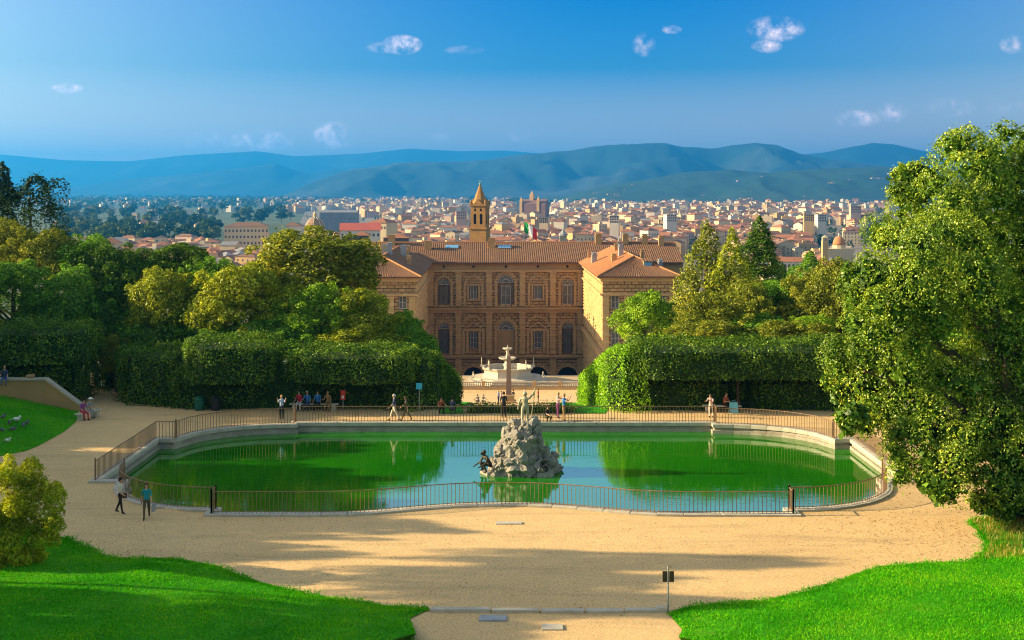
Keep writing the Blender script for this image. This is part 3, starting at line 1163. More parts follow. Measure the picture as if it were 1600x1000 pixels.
    if s > 0:
        d = MB(); d.box((X(28.2), yf + 4.0, 28.5), (X(30.0), yf + 6.5, 30.6)); d.build('dormer', PLASTER, wr)
        d = MB(); d.box((X(28.35), yf + 3.9, 28.95), (X(29.85), yf + 4.02, 30.35)); d.build('dormer_window', SKYLIGHT, wr)
        d = MB(); corrugated(d, (X(27.9), yf + 3.4, 30.5), (X(30.3), yf + 3.4, 30.5), (X(30.3), yf + 7.2, 30.95), (X(27.9), yf + 7.2, 30.95)); d.build('dormer_roof', TILE, wr)


wing(1)
wing(-1)
q = MB(); q.box((-HWC, -52.9, GZ - .6), (HWC, 0, GZ)); q.build('court_paving', KERB, PAL)

# ------------------------------------------------------------------ flag over the palace roof
FLAG = []
for nme, cc in (('flag_green', (0.01, 0.26, 0.06)), ('flag_white', (0.8, 0.8, 0.78)), ('flag_red', (0.55, 0.03, 0.03))):
    FLAG.append(pm(nme, cc, cc, 1, 0.8))
fp = P(819, 378, 336)
fl = thing('flag', 'green white and red flag blowing on a pole above the palace roof', 'flag', fp)
q = MB(); q.cyl((0, 0, -1.5), (0, 0, 5.9), .09, .05, 6); q.build('pole', LEAD, fl)
q = MB()
nx_, nz_ = 15, 8
vs = []
for j in range(nz_ + 1):
    for i in range(nx_ + 1):
        u_, v_ = i / nx_, j / nz_
        vs.append((.06 + 4.6 * u_, .35 * math.sin(u_ * 7 + v_ * 2), 2.3 + 3.4 * v_ - 2.6 * u_ ** 1.2))
for i in range(nx_):
    for j in range(nz_):
        a = j * (nx_ + 1) + i
        q.f.append((a, a + 1, a + nx_ + 2, a + nx_ + 1)); q.m.append(min(2, i // 5))
q.v = vs
q.build('cloth', FLAG, fl, True, scale=(.72, .8, .85), loc=(0, 0, .5))

# ------------------------------------------------------------------ fountain terrace, balustrade, low wall
TZ = -22.5
PAVE = pm('terrace_paving', (0.50, 0.37, 0.21), (0.42, 0.31, 0.18), 0.3, 0.9, 0.3, 2, 0.03)
q = MB(); q.box((-27, 246.2, -40), (25, 262.0, TZ)); tag(q.build('terrace_ground', PAVE), kind='structure')
lw = thing('terrace_wall', 'low tan retaining wall under the pale balustrade before the palace', 'wall', (0, 245.9, TZ - 1.3))
q = MB(); q.box((-27, -.35, -1.5), (25, .28, 1.0)); q.build('wall', PLASTER, lw)
q = MB(); q.box((-27.05, -.5, 1.0), (25.05, .3, 1.28)); q.build('coping', PIETRA_TRIM, lw)
bl = thing('balustrade', 'pale stone balustrade along the terrace in front of the palace', 'balustrade', (0, 245.9, TZ))
q = MB(); q.box((-27, -.2, -.02), (25, .2, .16)); q.build('plinth', PIETRA_TRIM, bl)
q = MB(); q.box((-27, -.24, .86), (25, .24, 1.08)); q.build('handrail', MARBLE, bl)
q = MB(); q.lathe([(.13, .16), (.13, .22), (.07, .28), (.14, .42), (.08, .66), (.07, .74), (.13, .8), (.13, .86)], n=6)
BALUS = q.mesh('baluster', MARBLE)
q = MB(); q.box((-.3, -.3, 0), (.3, .3, 1.2)); PEDE = q.mesh('pier', PIETRA_TRIM)
for k in range(-5, 6):
    x0 = k * 4.9 - .6
    link('pier', PEDE, bl, loc=(x0, 0, -.01))
    if k < 5:
        for j in range(10):
            link('baluster', BALUS, bl, loc=(x0 + .55 + j * .424, 0, 0))

# ------------------------------------------------------------------ obelisk in the valley
ob = W(795, 636, -14.0)
obk = thing('obelisk', 'slender pink granite obelisk standing behind the low hedge', 'obelisk', (ob.x, ob.y, ground_z(ob.x, ob.y)))
q = MB(); q.box((-1.0, -1.0, -.6), (1.0, 1.0, .35)); q.box((-.75, -.75, .35), (.75, .75, 1.1), taper=.06); q.build('pedestal', PIETRA_TRIM, obk)
q = MB(); q.box((-.38, -.38, 1.1), (.38, .38, 6.3), taper=.13); q.add([(-.25, -.25, 6.3), (.25, -.25, 6.3), (.25, .25, 6.3), (-.25, .25, 6.3), (0, 0, 6.9)], [(0, 1, 4), (1, 2, 4), (2, 3, 4), (3, 0, 4)]); q.build('shaft', GRANITE, obk)

# ------------------------------------------------------------------ mountains
def mat_hill(name, c1, c2, c3, s):
    return pm(name, c1, c2, s, 0.95, 0.5, s * 4, 30, 6, c3=c3)


HILL_A = mat_hill('wooded_hill', (0.006, 0.034, 0.020), (0.012, 0.046, 0.024), (0.03, 0.058, 0.032), 0.0016)
HILL_B = mat_hill('bare_mountain', (0.002, 0.018, 0.024), (0.008, 0.034, 0.034), (0.07, 0.085, 0.075), 0.0009)


def fbm(x, y, seed, octs=5):
    v, a = 0.0, 0.5
    for k in range(octs):
        f = 2.0 ** k
        v += a * (math.sin(x * f * 1.3 + seed * 1.7 + 1.9 * math.sin(y * f * 0.9 + seed)) * math.cos(y * f * 1.1 - seed * 0.6 + 1.3 * math.sin(x * f * 0.7)))
        a *= 0.52
    return v


def mountain(name, crest, Yc, front, back, mat, seed, rough=0.12, spur=1100.0):
    """a ridge whose crest line shows at the given pixels, with spurs and gullies towards the viewer"""
    xs = [c[0] for c in crest]
    x0, x1 = min(xs), max(xs)
    nx, ny = 220, 34
    vs = []
    for j in range(ny + 1):
        t = j / ny                         # 0 front foot, 1 back foot; the crest at tc
        Y = front + (back - front) * t
        tc = (Yc - front) / (back - front)
        for i in range(nx + 1):
            px = x0 + (x1 - x0) * i / nx
            X = (px - 800) * Yc / 2000 * (0.8 + 0.2 * Y / Yc)
            hc = CAM_H + (300 - lerp_tab(px, crest)) * Yc / 2000 + 45
            s = t / tc if t < tc else max(0.0, 1 - (t - tc) / (1 - tc))
            prof = s ** 0.8 * (1.0 if t >= tc else (0.62 + 0.38 * s))
            nz = fbm(X / spur, Y / spur * 0.6, seed)
            rid = 1 - abs(fbm(X / (spur * .55), Y / (spur * 1.6), seed + 8, 4)) * 2.2
            h = hc * prof * (1 + rough * (1.6 * nz + 3.2 * (rid - .45)) * (1 - s ** 2) * min(1, s * 3)) + hc * rough * 0.25 * fbm(X / 300, Y / 300, seed + 3, 3) * (1 - s ** 6) * min(1, s * 4)
            vs.append((X, Y, -45.6 + max(0, h)))
    fs = [(j * (nx + 1) + i, j * (nx + 1) + i + 1, (j + 1) * (nx + 1) + i + 1, (j + 1) * (nx + 1) + i) for j in range(ny) for i in range(nx)]
    me = bpy.data.meshes.new(name)
    me.from_pydata(vs, [], fs)
    me.materials.append(mat)
    me.polygons.foreach_set('use_smooth', [True] * len(fs))
    return tag(link(name, me), kind='structure')


FRONT_CREST = [(800, 312), (880, 306), (950, 288), (1000, 281), (1070, 269), (1140, 263), (1200, 267), (1280, 263), (1380, 259), (1480, 262), (1700, 256), (1900, 262)]
mountain('hills', FRONT_CREST, 6800, 5000, 8300, HILL_A, 1.0, 0.2, 600)
mountain('hills', [(440, 312), (470, 300), (500, 281), (530, 270), (560, 263), (640, 253), (760, 249), (830, 237), (900, 229), (960, 225), (1040, 222), (1110, 227), (1150, 223), (1182, 220), (1215, 227), (1245, 239), (1290, 246), (1400, 262), (1700, 280), (1900, 300)], 10500, 8400, 13000, HILL_B, 2.4, 0.26, 800)
mountain('hills', [(1100, 262), (1245, 240), (1290, 236), (1340, 226), (1365, 221), (1400, 224), (1450, 236), (1520, 230), (1600, 240), (1800, 250), (2000, 270)], 13500, 12000, 15500, HILL_B, 5.1, 0.12, 1200)
mountain('hills', [(-300, 292), (0, 292), (120, 291), (200, 280), (300, 271), (380, 262), (430, 254), (460, 266), (490, 272), (520, 264), (600, 262), (700, 290), (760, 310)], 15500, 13500, 17500, HILL_B, 7.7, 0.12, 1500)
mountain('hills', [(-500, 236), (0, 241), (100, 250), (200, 252), (280, 243), (330, 240), (400, 236), (460, 244), (560, 240), (640, 232), (720, 236), (790, 235), (850, 240), (1000, 262)], 19500, 17600, 23500, HILL_B, 9.2, 0.1, 2000)

# ------------------------------------------------------------------ the city
WALLC = []
for nme, a, b_ in (('cream_wall', (0.54, 0.42, 0.25), (0.44, 0.34, 0.20)), ('white_wall', (0.62, 0.54, 0.41), (0.52, 0.45, 0.34)), ('ochre_wall', (0.48, 0.31, 0.13), (0.40, 0.26, 0.11)), ('rose_wall', (0.46, 0.31, 0.22), (0.38, 0.26, 0.19))):
    WALLC.append(pm(nme, a, b_, 0.05, 0.9, island=0.15))
ROOFC = []
for nme, a, b_ in (('terracotta_roof', (0.32, 0.125, 0.06), (0.22, 0.09, 0.045)), ('brown_roof', (0.20, 0.10, 0.055), (0.14, 0.075, 0.045)), ('grey_roof', (0.22, 0.21, 0.21), (0.15, 0.15, 0.16))):
    ROOFC.append(pm(nme, a, b_, 0.12, 0.9, 0.3, 1.2, 0.1, island=0.2))
WINDOWC = pm('city_window', (0.06, 0.055, 0.05), (0.09, 0.075, 0.06), 0.3, 0.5)
CITYM = WALLC + ROOFC + [WINDOWC]
CZ = -45.0


def house(mb, x, y, z, w, d, h, rz, wall, roof, kind, windows=True):
    M = Matrix.Translation((x, y, z)) @ Matrix.Rotation(rz, 4, 'Z')
    T = lambda vs: [M @ Vector(v) for v in vs]
    mb.add(T([(-w, -d, -3), (w, -d, -3), (w, d, -3), (-w, d, -3), (-w, -d, h), (w, -d, h), (w, d, h), (-w, d, h)]), [(0, 1, 5, 4), (1, 2, 6, 5), (2, 3, 7, 6), (3, 0, 4, 7)], wall)
    e = 0.5
    if kind == 0:                                     # gable
        r = h + d * 0.42
        mb.add(T([(-w - e, -d - e, h - .15), (w + e, -d - e, h - .15), (w + e, d + e, h - .15), (-w - e, d + e, h - .15), (-w - e, 0, r), (w + e, 0, r)]), [(0, 1, 5, 4), (2, 3, 4, 5)], roof)
        mb.add(T([(-w, -d, h), (-w, d, h), (-w, 0, r - .2), (w, -d, h), (w, d, h), (w, 0, r - .2)]), [(1, 0, 2), (3, 4, 5)], wall)
    elif kind == 1:                                   # hip
        r, k = h + min(w, d) * 0.42, max(0.0, w - d)
        mb.add(T([(-w - e, -d - e, h - .1), (w + e, -d - e, h - .1), (w + e, d + e, h - .1), (-w - e, d + e, h - .1), (-k, 0, r), (k, 0, r)]), [(0, 1, 5, 4), (1, 2, 5), (2, 3, 4, 5), (3, 0, 4)], roof)
    else:                                             # flat with parapet and stair head
        mb.add(T([(-w, -d, h), (w, -d, h), (w, d, h), (-w, d, h)]), [(0, 1, 2, 3)], roof)
        a, b_ = w * .3, d * .3
        mb.add(T([(-a, -b_, h), (a, -b_, h), (a, b_, h), (-a, b_, h), (-a, -b_, h + 2.6), (a, -b_, h + 2.6), (a, b_, h + 2.6), (-a, b_, h + 2.6)]), [(0, 1, 5, 4), (1, 2, 6, 5), (2, 3, 7, 6), (3, 0, 4, 7), (4, 5, 6, 7)], wall)
    if windows:
        fl = max(1, int(h // 3.6))
        for f in range(fl):
            z0 = 1.2 + f * 3.5
            for side_, L in ((0, w), (1, d)):
                k = max(1, int(L * 2 // 3.4))
                for i in range(k):
                    u = -L + (i + .5) * 2 * L / k
                    if side_ == 0: q = [(u - .55, -d - .04, z0), (u + .55, -d - .04, z0), (u + .55, -d - .04, z0 + 1.7), (u - .55, -d - .04, z0 + 1.7)]
                    else: q = [(-w - .04, u + .55, z0), (-w - .04, u - .55, z0), (-w - .04, u - .55, z0 + 1.7), (-w - .04, u + .55, z0 + 1.7)]
                    mb.add(T(q), [(0, 1, 2, 3)], 7)


rc = random.Random(11)
CITYG = pm('city_ground', (0.26, 0.20, 0.15), (0.17, 0.14, 0.11), 0.02, 0.95, c3=(0.10, 0.11, 0.06))
sheet('city_ground', [(-150, 500), (330, 500), (3800, 9600), (-1500, 9600), (-430, 2600), (-185, 1150), (-330, 800)], [], 900, lambda x, y: -45.12, CITYG)
# window in the photograph through which the city shows: lowest visible picture row for each column
SKYLINE = [(0, 372), (95, 374), (100, 392), (205, 402), (330, 418), (400, 412), (420, 380), (560, 384), (580, 379), (1060, 376), (1080, 352), (1150, 372), (1160, 402), (1212, 424), (1300, 412), (1320, 372), (1370, 320)]
LANDM = [(345, 525, 335, 400), (527, 598, 340, 375), (497, 562, 330, 352), (475, 512, 330, 380), (735, 765, 280, 380), (812, 858, 300, 335), (1210, 1262, 405, 436), (1270, 1322, 352, 398)]
houses = []
for _ in range(23000):
    Y = 640 * math.exp(rc.random() * math.log(9500 / 640))
    X = rc.uniform(-0.46, 0.33) * Y
    far = min(1.0, (Y - 640) / 3500)
    px, py = 800 + X * 2000 / Y, 300 + 2000 * 60 / Y
    if px < 460 and 322 < py < 392 and rc.random() < 0.97: continue                 # the park
    if px < 330 and py >= 392 and rc.random() < 0.1: continue
    if px < 420 and py <= 322 and rc.random() < 0.6: continue
    w, d = rc.uniform(4.5, 9) * (1 + far * .5), rc.uniform(4, 7) * (1 + far * .5)
    h = rc.uniform(7, 12.5) * (1 + far * .6)
    if rc.random() < .02 + .14 * far: h *= 1.6
    if any(a - 6 < px < b_ + 6 and c_ < py < d_ + 14 for a, b_, c_, d_ in LANDM): continue
    kind = rc.choice((0, 0, 1, 1, 1)) if rc.random() > .12 + .45 * far else 2
    wall = rc.choices((0, 1, 2, 3), (6, 2 + 2 * far, 3.5, 2))[0]
    roof = rc.choices((4, 5, 6), (6, 3, .4 + 2 * far))[0] if kind != 2 else rc.choice((6, 4, 5, 1))
    rz = rc.choice((0.25, -0.35, 0.6, -0.1)) + rc.gauss(0, .06) + (math.pi / 2 if rc.random() < .4 else 0)
    top = 300 + 2000 * (CAM_H - (CZ + h * 1.25)) / Y
    houses.append((Y, X, w, d, h, rz, wall, roof, kind, px, top))
houses.sort()
seen = [hh for hh in houses if 60 < hh[9] < 1400 and hh[10] < lerp_tab(hh[9], SKYLINE) - 1]
near_h, far_h = seen[:300], seen[300:]
kinds = {0: 'gabled', 1: 'hipped', 2: 'flat roofed'}
HV = {}
for (Y, X, w, d, h, rz, wall, roof, kind, px, top) in near_h:
    key = (wall, roof, kind, round(w / 2.5), round(h / 4))
    if key not in HV:
        m = MB(); house(m, 0, 0, 0, 7, 6, 11 if h < 15 else 19, 0, wall, roof, kind); HV[key] = m.mesh('city_house', CITYM)
    hb = 11 if h < 15 else 19
    o = link('city_house', HV[key], None, (X, Y, CZ), (0, 0, rz), (w / 7, d / 6, h / hb))
    tone = ('cream', 'white', 'ochre', 'rose')[wall]
    rt = {4: 'terracotta', 5: 'brown', 6: 'grey', 1: 'pale'}[roof]
    tag(o, 'small %s %s house with %s roof in the dense city beyond the palace' % (tone, kinds[kind], rt), 'house', '%s %s city houses with %s roofs' % (tone, kinds[kind], rt))
fm = MB()
for (Y, X, w, d, h, rz, wall, roof, kind, px, top) in far_h:
    house(fm, X, Y, CZ, w, d, h, rz, wall, roof, kind, Y < 1500)
# scattered villas on the hill slopes
hill_o = bpy.data.objects['hills']
hv = [v.co.copy() for v in hill_o.data.vertices]
for _ in range(120):
    v = rc.choice(hv)
    if v.z < -38 or v.z > 110 or v.y > 6500 or v.z > 30 and rc.random() < .7: continue
    for q in range(rc.choice((1, 1, 2, 4))):
        house(fm, v.x + q * 17, v.y, v.z - 3, rc.uniform(4, 7), rc.uniform(4, 6), rc.uniform(5, 8), rc.uniform(-.5, .5), rc.choice((0, 0, 2)), rc.choice((4, 5)), 1, False)
tag(fm.build('distant_city', CITYM), 'mass of small pale distant houses spreading over the plain', 'city', kind='stuff')


def landmark(name, label, cat, px, py, Y, rz=0.0):
    p = P(px, py, Y)
    return thing(name, label, cat, (p.x, Y, CZ), rz), p.z - CZ, Y / 2000.0


def facade_windows(t, w, d, rows, cols, zs, ww=.7, wh=1.9, y=None):
    m = MB(); m.box((-ww, -.06, 0), (ww, .0, wh)); me = m.mesh('window', WINDOWC)
    for z in zs:
        for k in range(cols):
            link('window', me, t, loc=(-w + (k + .5) * 2 * w / cols, -d - .01, z))


# bell tower with spire behind the palace roof
t, H, u = landmark('bell_tower', 'tall ochre bell tower with pointed spire behind the palace roof', 'tower', 750, 376, 520, R(-14))
OCHRE = pm('tower_stone', (0.36, 0.18, 0.048), (0.26, 0.135, 0.04), 0.4, 0.92, 0.5, 4, 0.06)
VERDI = pm('verdigris', (0.20, 0.36, 0.30), (0.15, 0.28, 0.24), 2, 0.6)
zt = lambda py: CAM_H - (py - 300) * u - CZ
q = MB(); q.box((-3.4, -3.4, 0), (3.4, 3.4, zt(358))); q.build('shaft', OCHRE, t)
q = MB(); q.box((-3.8, -3.8, zt(358)), (3.8, 3.8, zt(355))); q.box((-3.5, -3.5, zt(322)), (3.5, 3.5, zt(319))); q.build('cornice', OCHRE, t)
bf = MB()
hs = [arch(s * 1.3, zt(350), zt(336), 1.15) for s in (-1, 1)]
hs2 = [arch(s * 1.2, zt(330), zt(327), .8) for s in (-1, 1)]
for k in range(4):
    wall_panel(bf, rect(-3.1, zt(355), 3.1, zt(322)), hs + hs2, -3.1, .7, Matrix.Rotation(k * math.pi / 2, 4, 'Z'))
bo = bf.build('belfry', OCHRE, t)
q = MB(); q.box((-2.3, -2.3, zt(355)), (2.3, 2.3, zt(322))); q.build('dark_opening', DARK, bo)
q = MB()
for k in range(4):
    M = Matrix.Rotation(k * math.pi / 2, 4, 'Z')
    q.add([M @ Vector(v) for v in ((-1.9, -3.3, zt(319)), (1.9, -3.3, zt(319)), (0, -3.2, zt(311)), (0, -.9, zt(312)))], [(0, 1, 2), (1, 3, 2), (0, 2, 3)])
for sx in (-1, 1):
    for sy in (-1, 1):
        q.lathe([(.45, zt(319)), (.45, zt(315)), (.05, zt(311))], (sx * 3.0, sy * 3.0, 0), 6)
q.build('gable', OCHRE, t)
q = MB(); q.lathe([(3.1, zt(319)), (3.0, zt(317)), (.2, zt(288))], n=8, phase=R(22.5)); q.build('spire', OCHRE, t)
q = MB(); q.ball((0, 0, zt(287.5)), .5, 8); q.cyl((0, 0, zt(287)), (0, 0, zt(281)), .12, .08, 6); q.box((-.7, -.08, zt(284)), (.7, .08, zt(283.3))); q.build('finial', VERDI, t)

# domed church on the left
t, H, u = landmark('domed_church', 'brown ribbed church dome with lantern rising over the left trees', 'church', 492, 372, 760)
DOME = pm('dome_tile', (0.36, 0.20, 0.12), (0.27, 0.155, 0.10), 0.5, 0.85, 0.3, 3, 0.06)
zt = lambda py: CAM_H - (py - 300) * u - CZ
q = MB(); q.box((-14, -9, 0), (16, 12, zt(380))); q.build('nave', WALLC[0], t)
q = MB(); q.lathe([(6.2, zt(382)), (6.2, zt(364)), (6.5, zt(363)), (6.5, zt(362))], n=16); q.build('drum', WALLC[2], t)
q = MB(); q.lathe([(6.1 * math.cos(a), zt(362) + 8.6 * math.sin(a)) for a in [R(x) for x in range(0, 84, 9)]], n=16); q.build('dome', DOME, t, True)
q = MB()
for k in range(8):
    a = 2 * math.pi * k / 8
    q.tube([(6.15 * math.cos(b_) * math.cos(a), 6.15 * math.cos(b_) * math.sin(a), zt(362) + 8.65 * math.sin(b_)) for b_ in [R(x) for x in range(0, 84, 9)]], .22, 5)
q.build('rib', WALLC[1], t)
q = MB(); q.lathe([(1.1, zt(341)), (1.1, zt(335)), (1.4, zt(334.6)), (.1, zt(330))], n=8); q.build('lantern', WALLC[0], t)


def block(name, label, cat, x0, x1, ytop, ybot, Y, wall, roof, rz=0.0, d=9, cols=10, rows=(0.25, 0.6), hip=True, rise=.35, ww=.7, wh=2.0):
    """a landmark block whose front spans x0..x1 and ytop..ybot in the photograph"""
    a, b_ = P(x0, ytop, Y), P(x1, ybot, Y)
    w, h = (b_.x - a.x) / 2, a.z - CZ
    t = thing(name, label, cat, ((a.x + b_.x) / 2, Y + d, CZ), rz)
    q = MB(); q.box((-w, -d, -2), (w, d, h)); q.build('wall', wall, t)
    e, r = .7, h + d * rise
    k = max(.1, w - d) if hip else w + e
    q = MB()
    q.add([(-w - e, -d - e, h + .02), (w + e, -d - e, h + .02), (w + e, d + e, h + .02), (-w - e, d + e, h + .02), (-k, 0, r), (k, 0, r)], [(0, 1, 5, 4), (1, 2, 5), (2, 3, 4, 5), (3, 0, 4), (3, 2, 1, 0)])
    q.build('roof', roof, t)
    base = b_.z - CZ
    facade_windows(t, w, d, 0, cols, [base + (h - base) * r_ for r_ in rows], ww, wh)
    return t


block('long_building', 'long cream three-storey building with rows of windows before the park', 'building', 349, 418, 354, 384, 1080, WALLC[0], ROOFC[1], R(4), 10, 12, (.08, .4, .72))
block('gabled_building', 'cream gable-ended building beside the long cream one', 'building', 416, 442, 364, 392, 1060, WALLC[0], ROOFC[0], R(3), 8, 4, (.1, .5))
block('tall_building', 'cream tall building with a green hoarding on its side', 'building', 440, 470, 353, 388, 1040, WALLC[1], ROOFC[1], R(3), 9, 5, (.1, .38, .66))
block('long_building', 'pale long wing with brown roof left of the dome', 'building', 440, 484, 357, 384, 1120, WALLC[0], ROOFC[1], R(-4), 8, 8, (.15, .5))
q = MB(); q.box((-7, -.1, -6), (7, .1, 6)); HO = pm('green_hoarding', (0.16, 0.38, 0.30), (0.45, 0.40, 0.22), 0.2, 0.8)
p = P(428, 362, 1038); tag(q.build('hoarding', HO, loc=(p.x + 3, p.y - .4, p.z)), 'green and yellow hoarding hung on a tall cream building', 'hoarding')
block('hall', 'large hall with long bright red roof right of the dome', 'hall', 530, 592, 360, 372, 880, WALLC[1], pm('red_roof', (0.46, 0.10, 0.065), (0.38, 0.085, 0.055), 0.1, 0.85), R(6), 9, 9, (.2,), False, .55)
block('tiled_house', 'square block with hipped terracotta roof beside the red-roofed hall', 'building', 580, 612, 348, 362, 980, WALLC[0], ROOFC[0], R(-20), 10, 6, (.3,))
block('station_hall', 'wide low dark grey roofed hall in the middle distance', 'hall', 498, 556, 332, 346, 1900, ROOFC[2], ROOFC[2], R(3), 26, 8, (.2,), False, .12)
block('white_building', 'pale building with row of windows behind the palace roof left end', 'building', 552, 576, 368, 378, 640, WALLC[1], ROOFC[0], R(2), 6, 6, (.35,))
block('white_building', 'long white low building just behind the palace roof ridge', 'building', 600, 640, 372, 381, 600, WALLC[1], ROOFC[0], R(-3), 6, 9, (.3,))
# church silhouette on the plain
t, H, u = landmark('church', 'dark pinnacled church with tower standing above the far city', 'church', 835, 332, 2300, R(-18))
BR = pm('dark_brick', (0.20, 0.11, 0.08), (0.15, 0.085, 0.065), 0.1, 0.9)
zt = lambda py: CAM_H - (py - 300) * u - CZ
q = MB(); q.box((-22, -12, 0), (24, 12, zt(318))); q.add([(-22, -12, zt(318)), (-22, 12, zt(318)), (-22, 0, zt(311)), (24, -12, zt(318)), (24, 12, zt(318)), (24, 0, zt(311))], [(0, 3, 5, 2), (1, 2, 5, 4), (0, 2, 1), (3, 4, 5)]); q.build('nave', BR, t)
q = MB(); q.box((-8, -4, 0), (-1, 4, zt(304))); q.lathe([(4, zt(304)), (.2, zt(298))], (-4.5, 0, 0), 4, phase=R(45)); q.build('tower', WALLC[2], t)
q = MB(); q.box((-24, -13, 0), (-19, -8, zt(313))); q.lathe([(3, zt(313)), (.2, zt(307))], (-21.5, -10.5, 0), 4, phase=R(45)); q.build('turret', WALLC[2], t)
q = MB(); q.box((8, -13, 0), (13, -8, zt(312))); q.lathe([(3, zt(312)), (.2, zt(306))], (10.5, -10.5, 0), 4, phase=R(45)); q.build('turret', WALLC[2], t)
# arcaded building on the right
a = P(1211, 409, 700)
t = thing('arcaded_building', 'long white arcaded building behind the right cypresses', 'building', (P(1236, 409, 700).x, 706, CZ), R(-8))
zb = a.z - CZ
q = MB(); q.box((-10, -5, 0), (10, 6, zb - 5.2)); wall_panel(q, rect(-10, zb - 5.2, 10, zb), [arch(-9 + k * 2.25, zb - 5.0, zb - 2.2, 1.6, 6) for k in range(9)], -5, 1.0); q.box((-10, -3.6, zb - 5.2), (10, 6, zb - .1)); q.build('wall', WALLC[1], t)
q = MB(); q.add([(-10.8, -6, zb + .05), (10.8, -6, zb + .05), (10.8, 7, zb + .05), (-10.8, 7, zb + .05), (-6, .5, zb + 2.4), (6, .5, zb + 2.4)], [(0, 1, 5, 4), (1, 2, 5), (2, 3, 4, 5), (3, 0, 4), (3, 2, 1, 0)]); q.build('roof', ROOFC[0], t)
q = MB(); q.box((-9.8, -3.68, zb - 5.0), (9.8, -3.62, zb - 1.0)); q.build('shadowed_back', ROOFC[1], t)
# orange dome and slim tower at the right
t, H, u = landmark('small_church', 'orange church dome with small drum near the big tree', 'church', 1311, 388, 900)
zt = lambda py: CAM_H - (py - 300) * u - CZ
q = MB(); q.box((-9, -7, 0), (9, 9, zt(388))); q.build('nave', WALLC[0], t)
q = MB(); q.lathe([(4.6, zt(390)), (4.6, zt(383)), (4.8, zt(382.5))], n=12); q.build('drum', WALLC[0], t)
q = MB(); q.lathe([(4.5 * math.cos(a), zt(382.5) + 6.4 * math.sin(a)) for a in [R(x) for x in range(0, 84, 12)]], n=12); q.build('dome', TILE_ORANGE, t, True)
q = MB(); q.lathe([(.6, zt(369)), (.6, zt(366)), (.1, zt(364))], n=6); q.build('lantern', WALLC[1], t)
t, H, u = landmark('slim_tower', 'slim pale bell tower left of the orange dome', 'tower', 1289, 390, 860)
zt = lambda py: CAM_H - (py - 300) * u - CZ
q = MB(); q.box((-2, -2, 0), (2, 2, zt(377))); q.build('shaft', WALLC[2], t)
q = MB()
for k in range(4): wall_panel(q, rect(-1.8, zt(377), 1.8, zt(371)), [arch(0, zt(376.4), zt(373), 1.4, 6)], -1.8, .5, Matrix.Rotation(k * math.pi / 2, 4, 'Z'))
q.lathe([(2.7, zt(371)), (.1, zt(367.5))], n=4, phase=R(45)); q.build('belfry', WALLC[0], t)
# small tower and observatory dome right behind the ridge
t, H, u = landmark('slim_tower', 'grey slim turret with cap standing just above the palace ridge', 'tower', 880, 378, 480)
zt = lambda py: CAM_H - (py - 300) * u - CZ
q = MB(); q.box((-1.3, -1.3, 0), (1.3, 1.3, zt(368))); q.build('shaft', WALLSTONE, t)
q = MB(); q.lathe([(1.7, zt(368)), (1.7, zt(365)), (.9, zt(363)), (.1, zt(358))], n=8); q.build('cap', LEAD, t)
for (x0, x1, yt, yb, Y, wl, lab) in ((1276, 1290, 335, 348, 1500, 1, 'white apartment slab standing above the roofs on the right'), (1258, 1274, 335, 347, 1450, 2, 'ochre and brick apartment block beside the white slab'),
                                     (954, 968, 337, 350, 1350, 1, 'white apartment block right of the flag'), (844, 858, 340, 350, 1400, 0, 'cream office block behind the flag'), (1040, 1056, 335, 348, 1500, 1, 'pale apartment block above the right wing'),
                                     (712, 728, 330, 344, 1700, 3, 'rose apartment block left of the bell tower'), (1330, 1346, 322, 334, 1900, 3, 'brick apartment tower beside the big tree')):
    block('apartment_block', lab, 'building', x0, x1, yt, yb, Y, WALLC[wl], ROOFC[2], R(rc.uniform(-12, 12)), 7, 5, (.15, .45, .75), True, .05)

# ------------------------------------------------------------------ haze over the plain
q = MB(); q.box((-34000, -420, -46.6), (34000, 24500, 760))
hz = q.build('haze', [])
hm = bpy.data.materials.new('haze')
hm.use_nodes = True
nt = hm.node_tree
for nd in list(nt.nodes):
    if nd.type != 'OUTPUT_MATERIAL': nt.nodes.remove(nd)
pv = nt.nodes.new('ShaderNodeVolumePrincipled')
pv.inputs['Color'].default_value = (0.025, 0.38, 1.0, 1)
pv.inputs['Density'].default_value = 9.5e-5
pv.inputs['Anisotropy'].default_value = 0.45
nt.links.new(pv.outputs[0], nt.nodes['Material Output'].inputs['Volume'])
hz.data.materials.append(hm)
tag(hz, 'thin blue haze over the plain and hills', 'haze', kind='stuff')

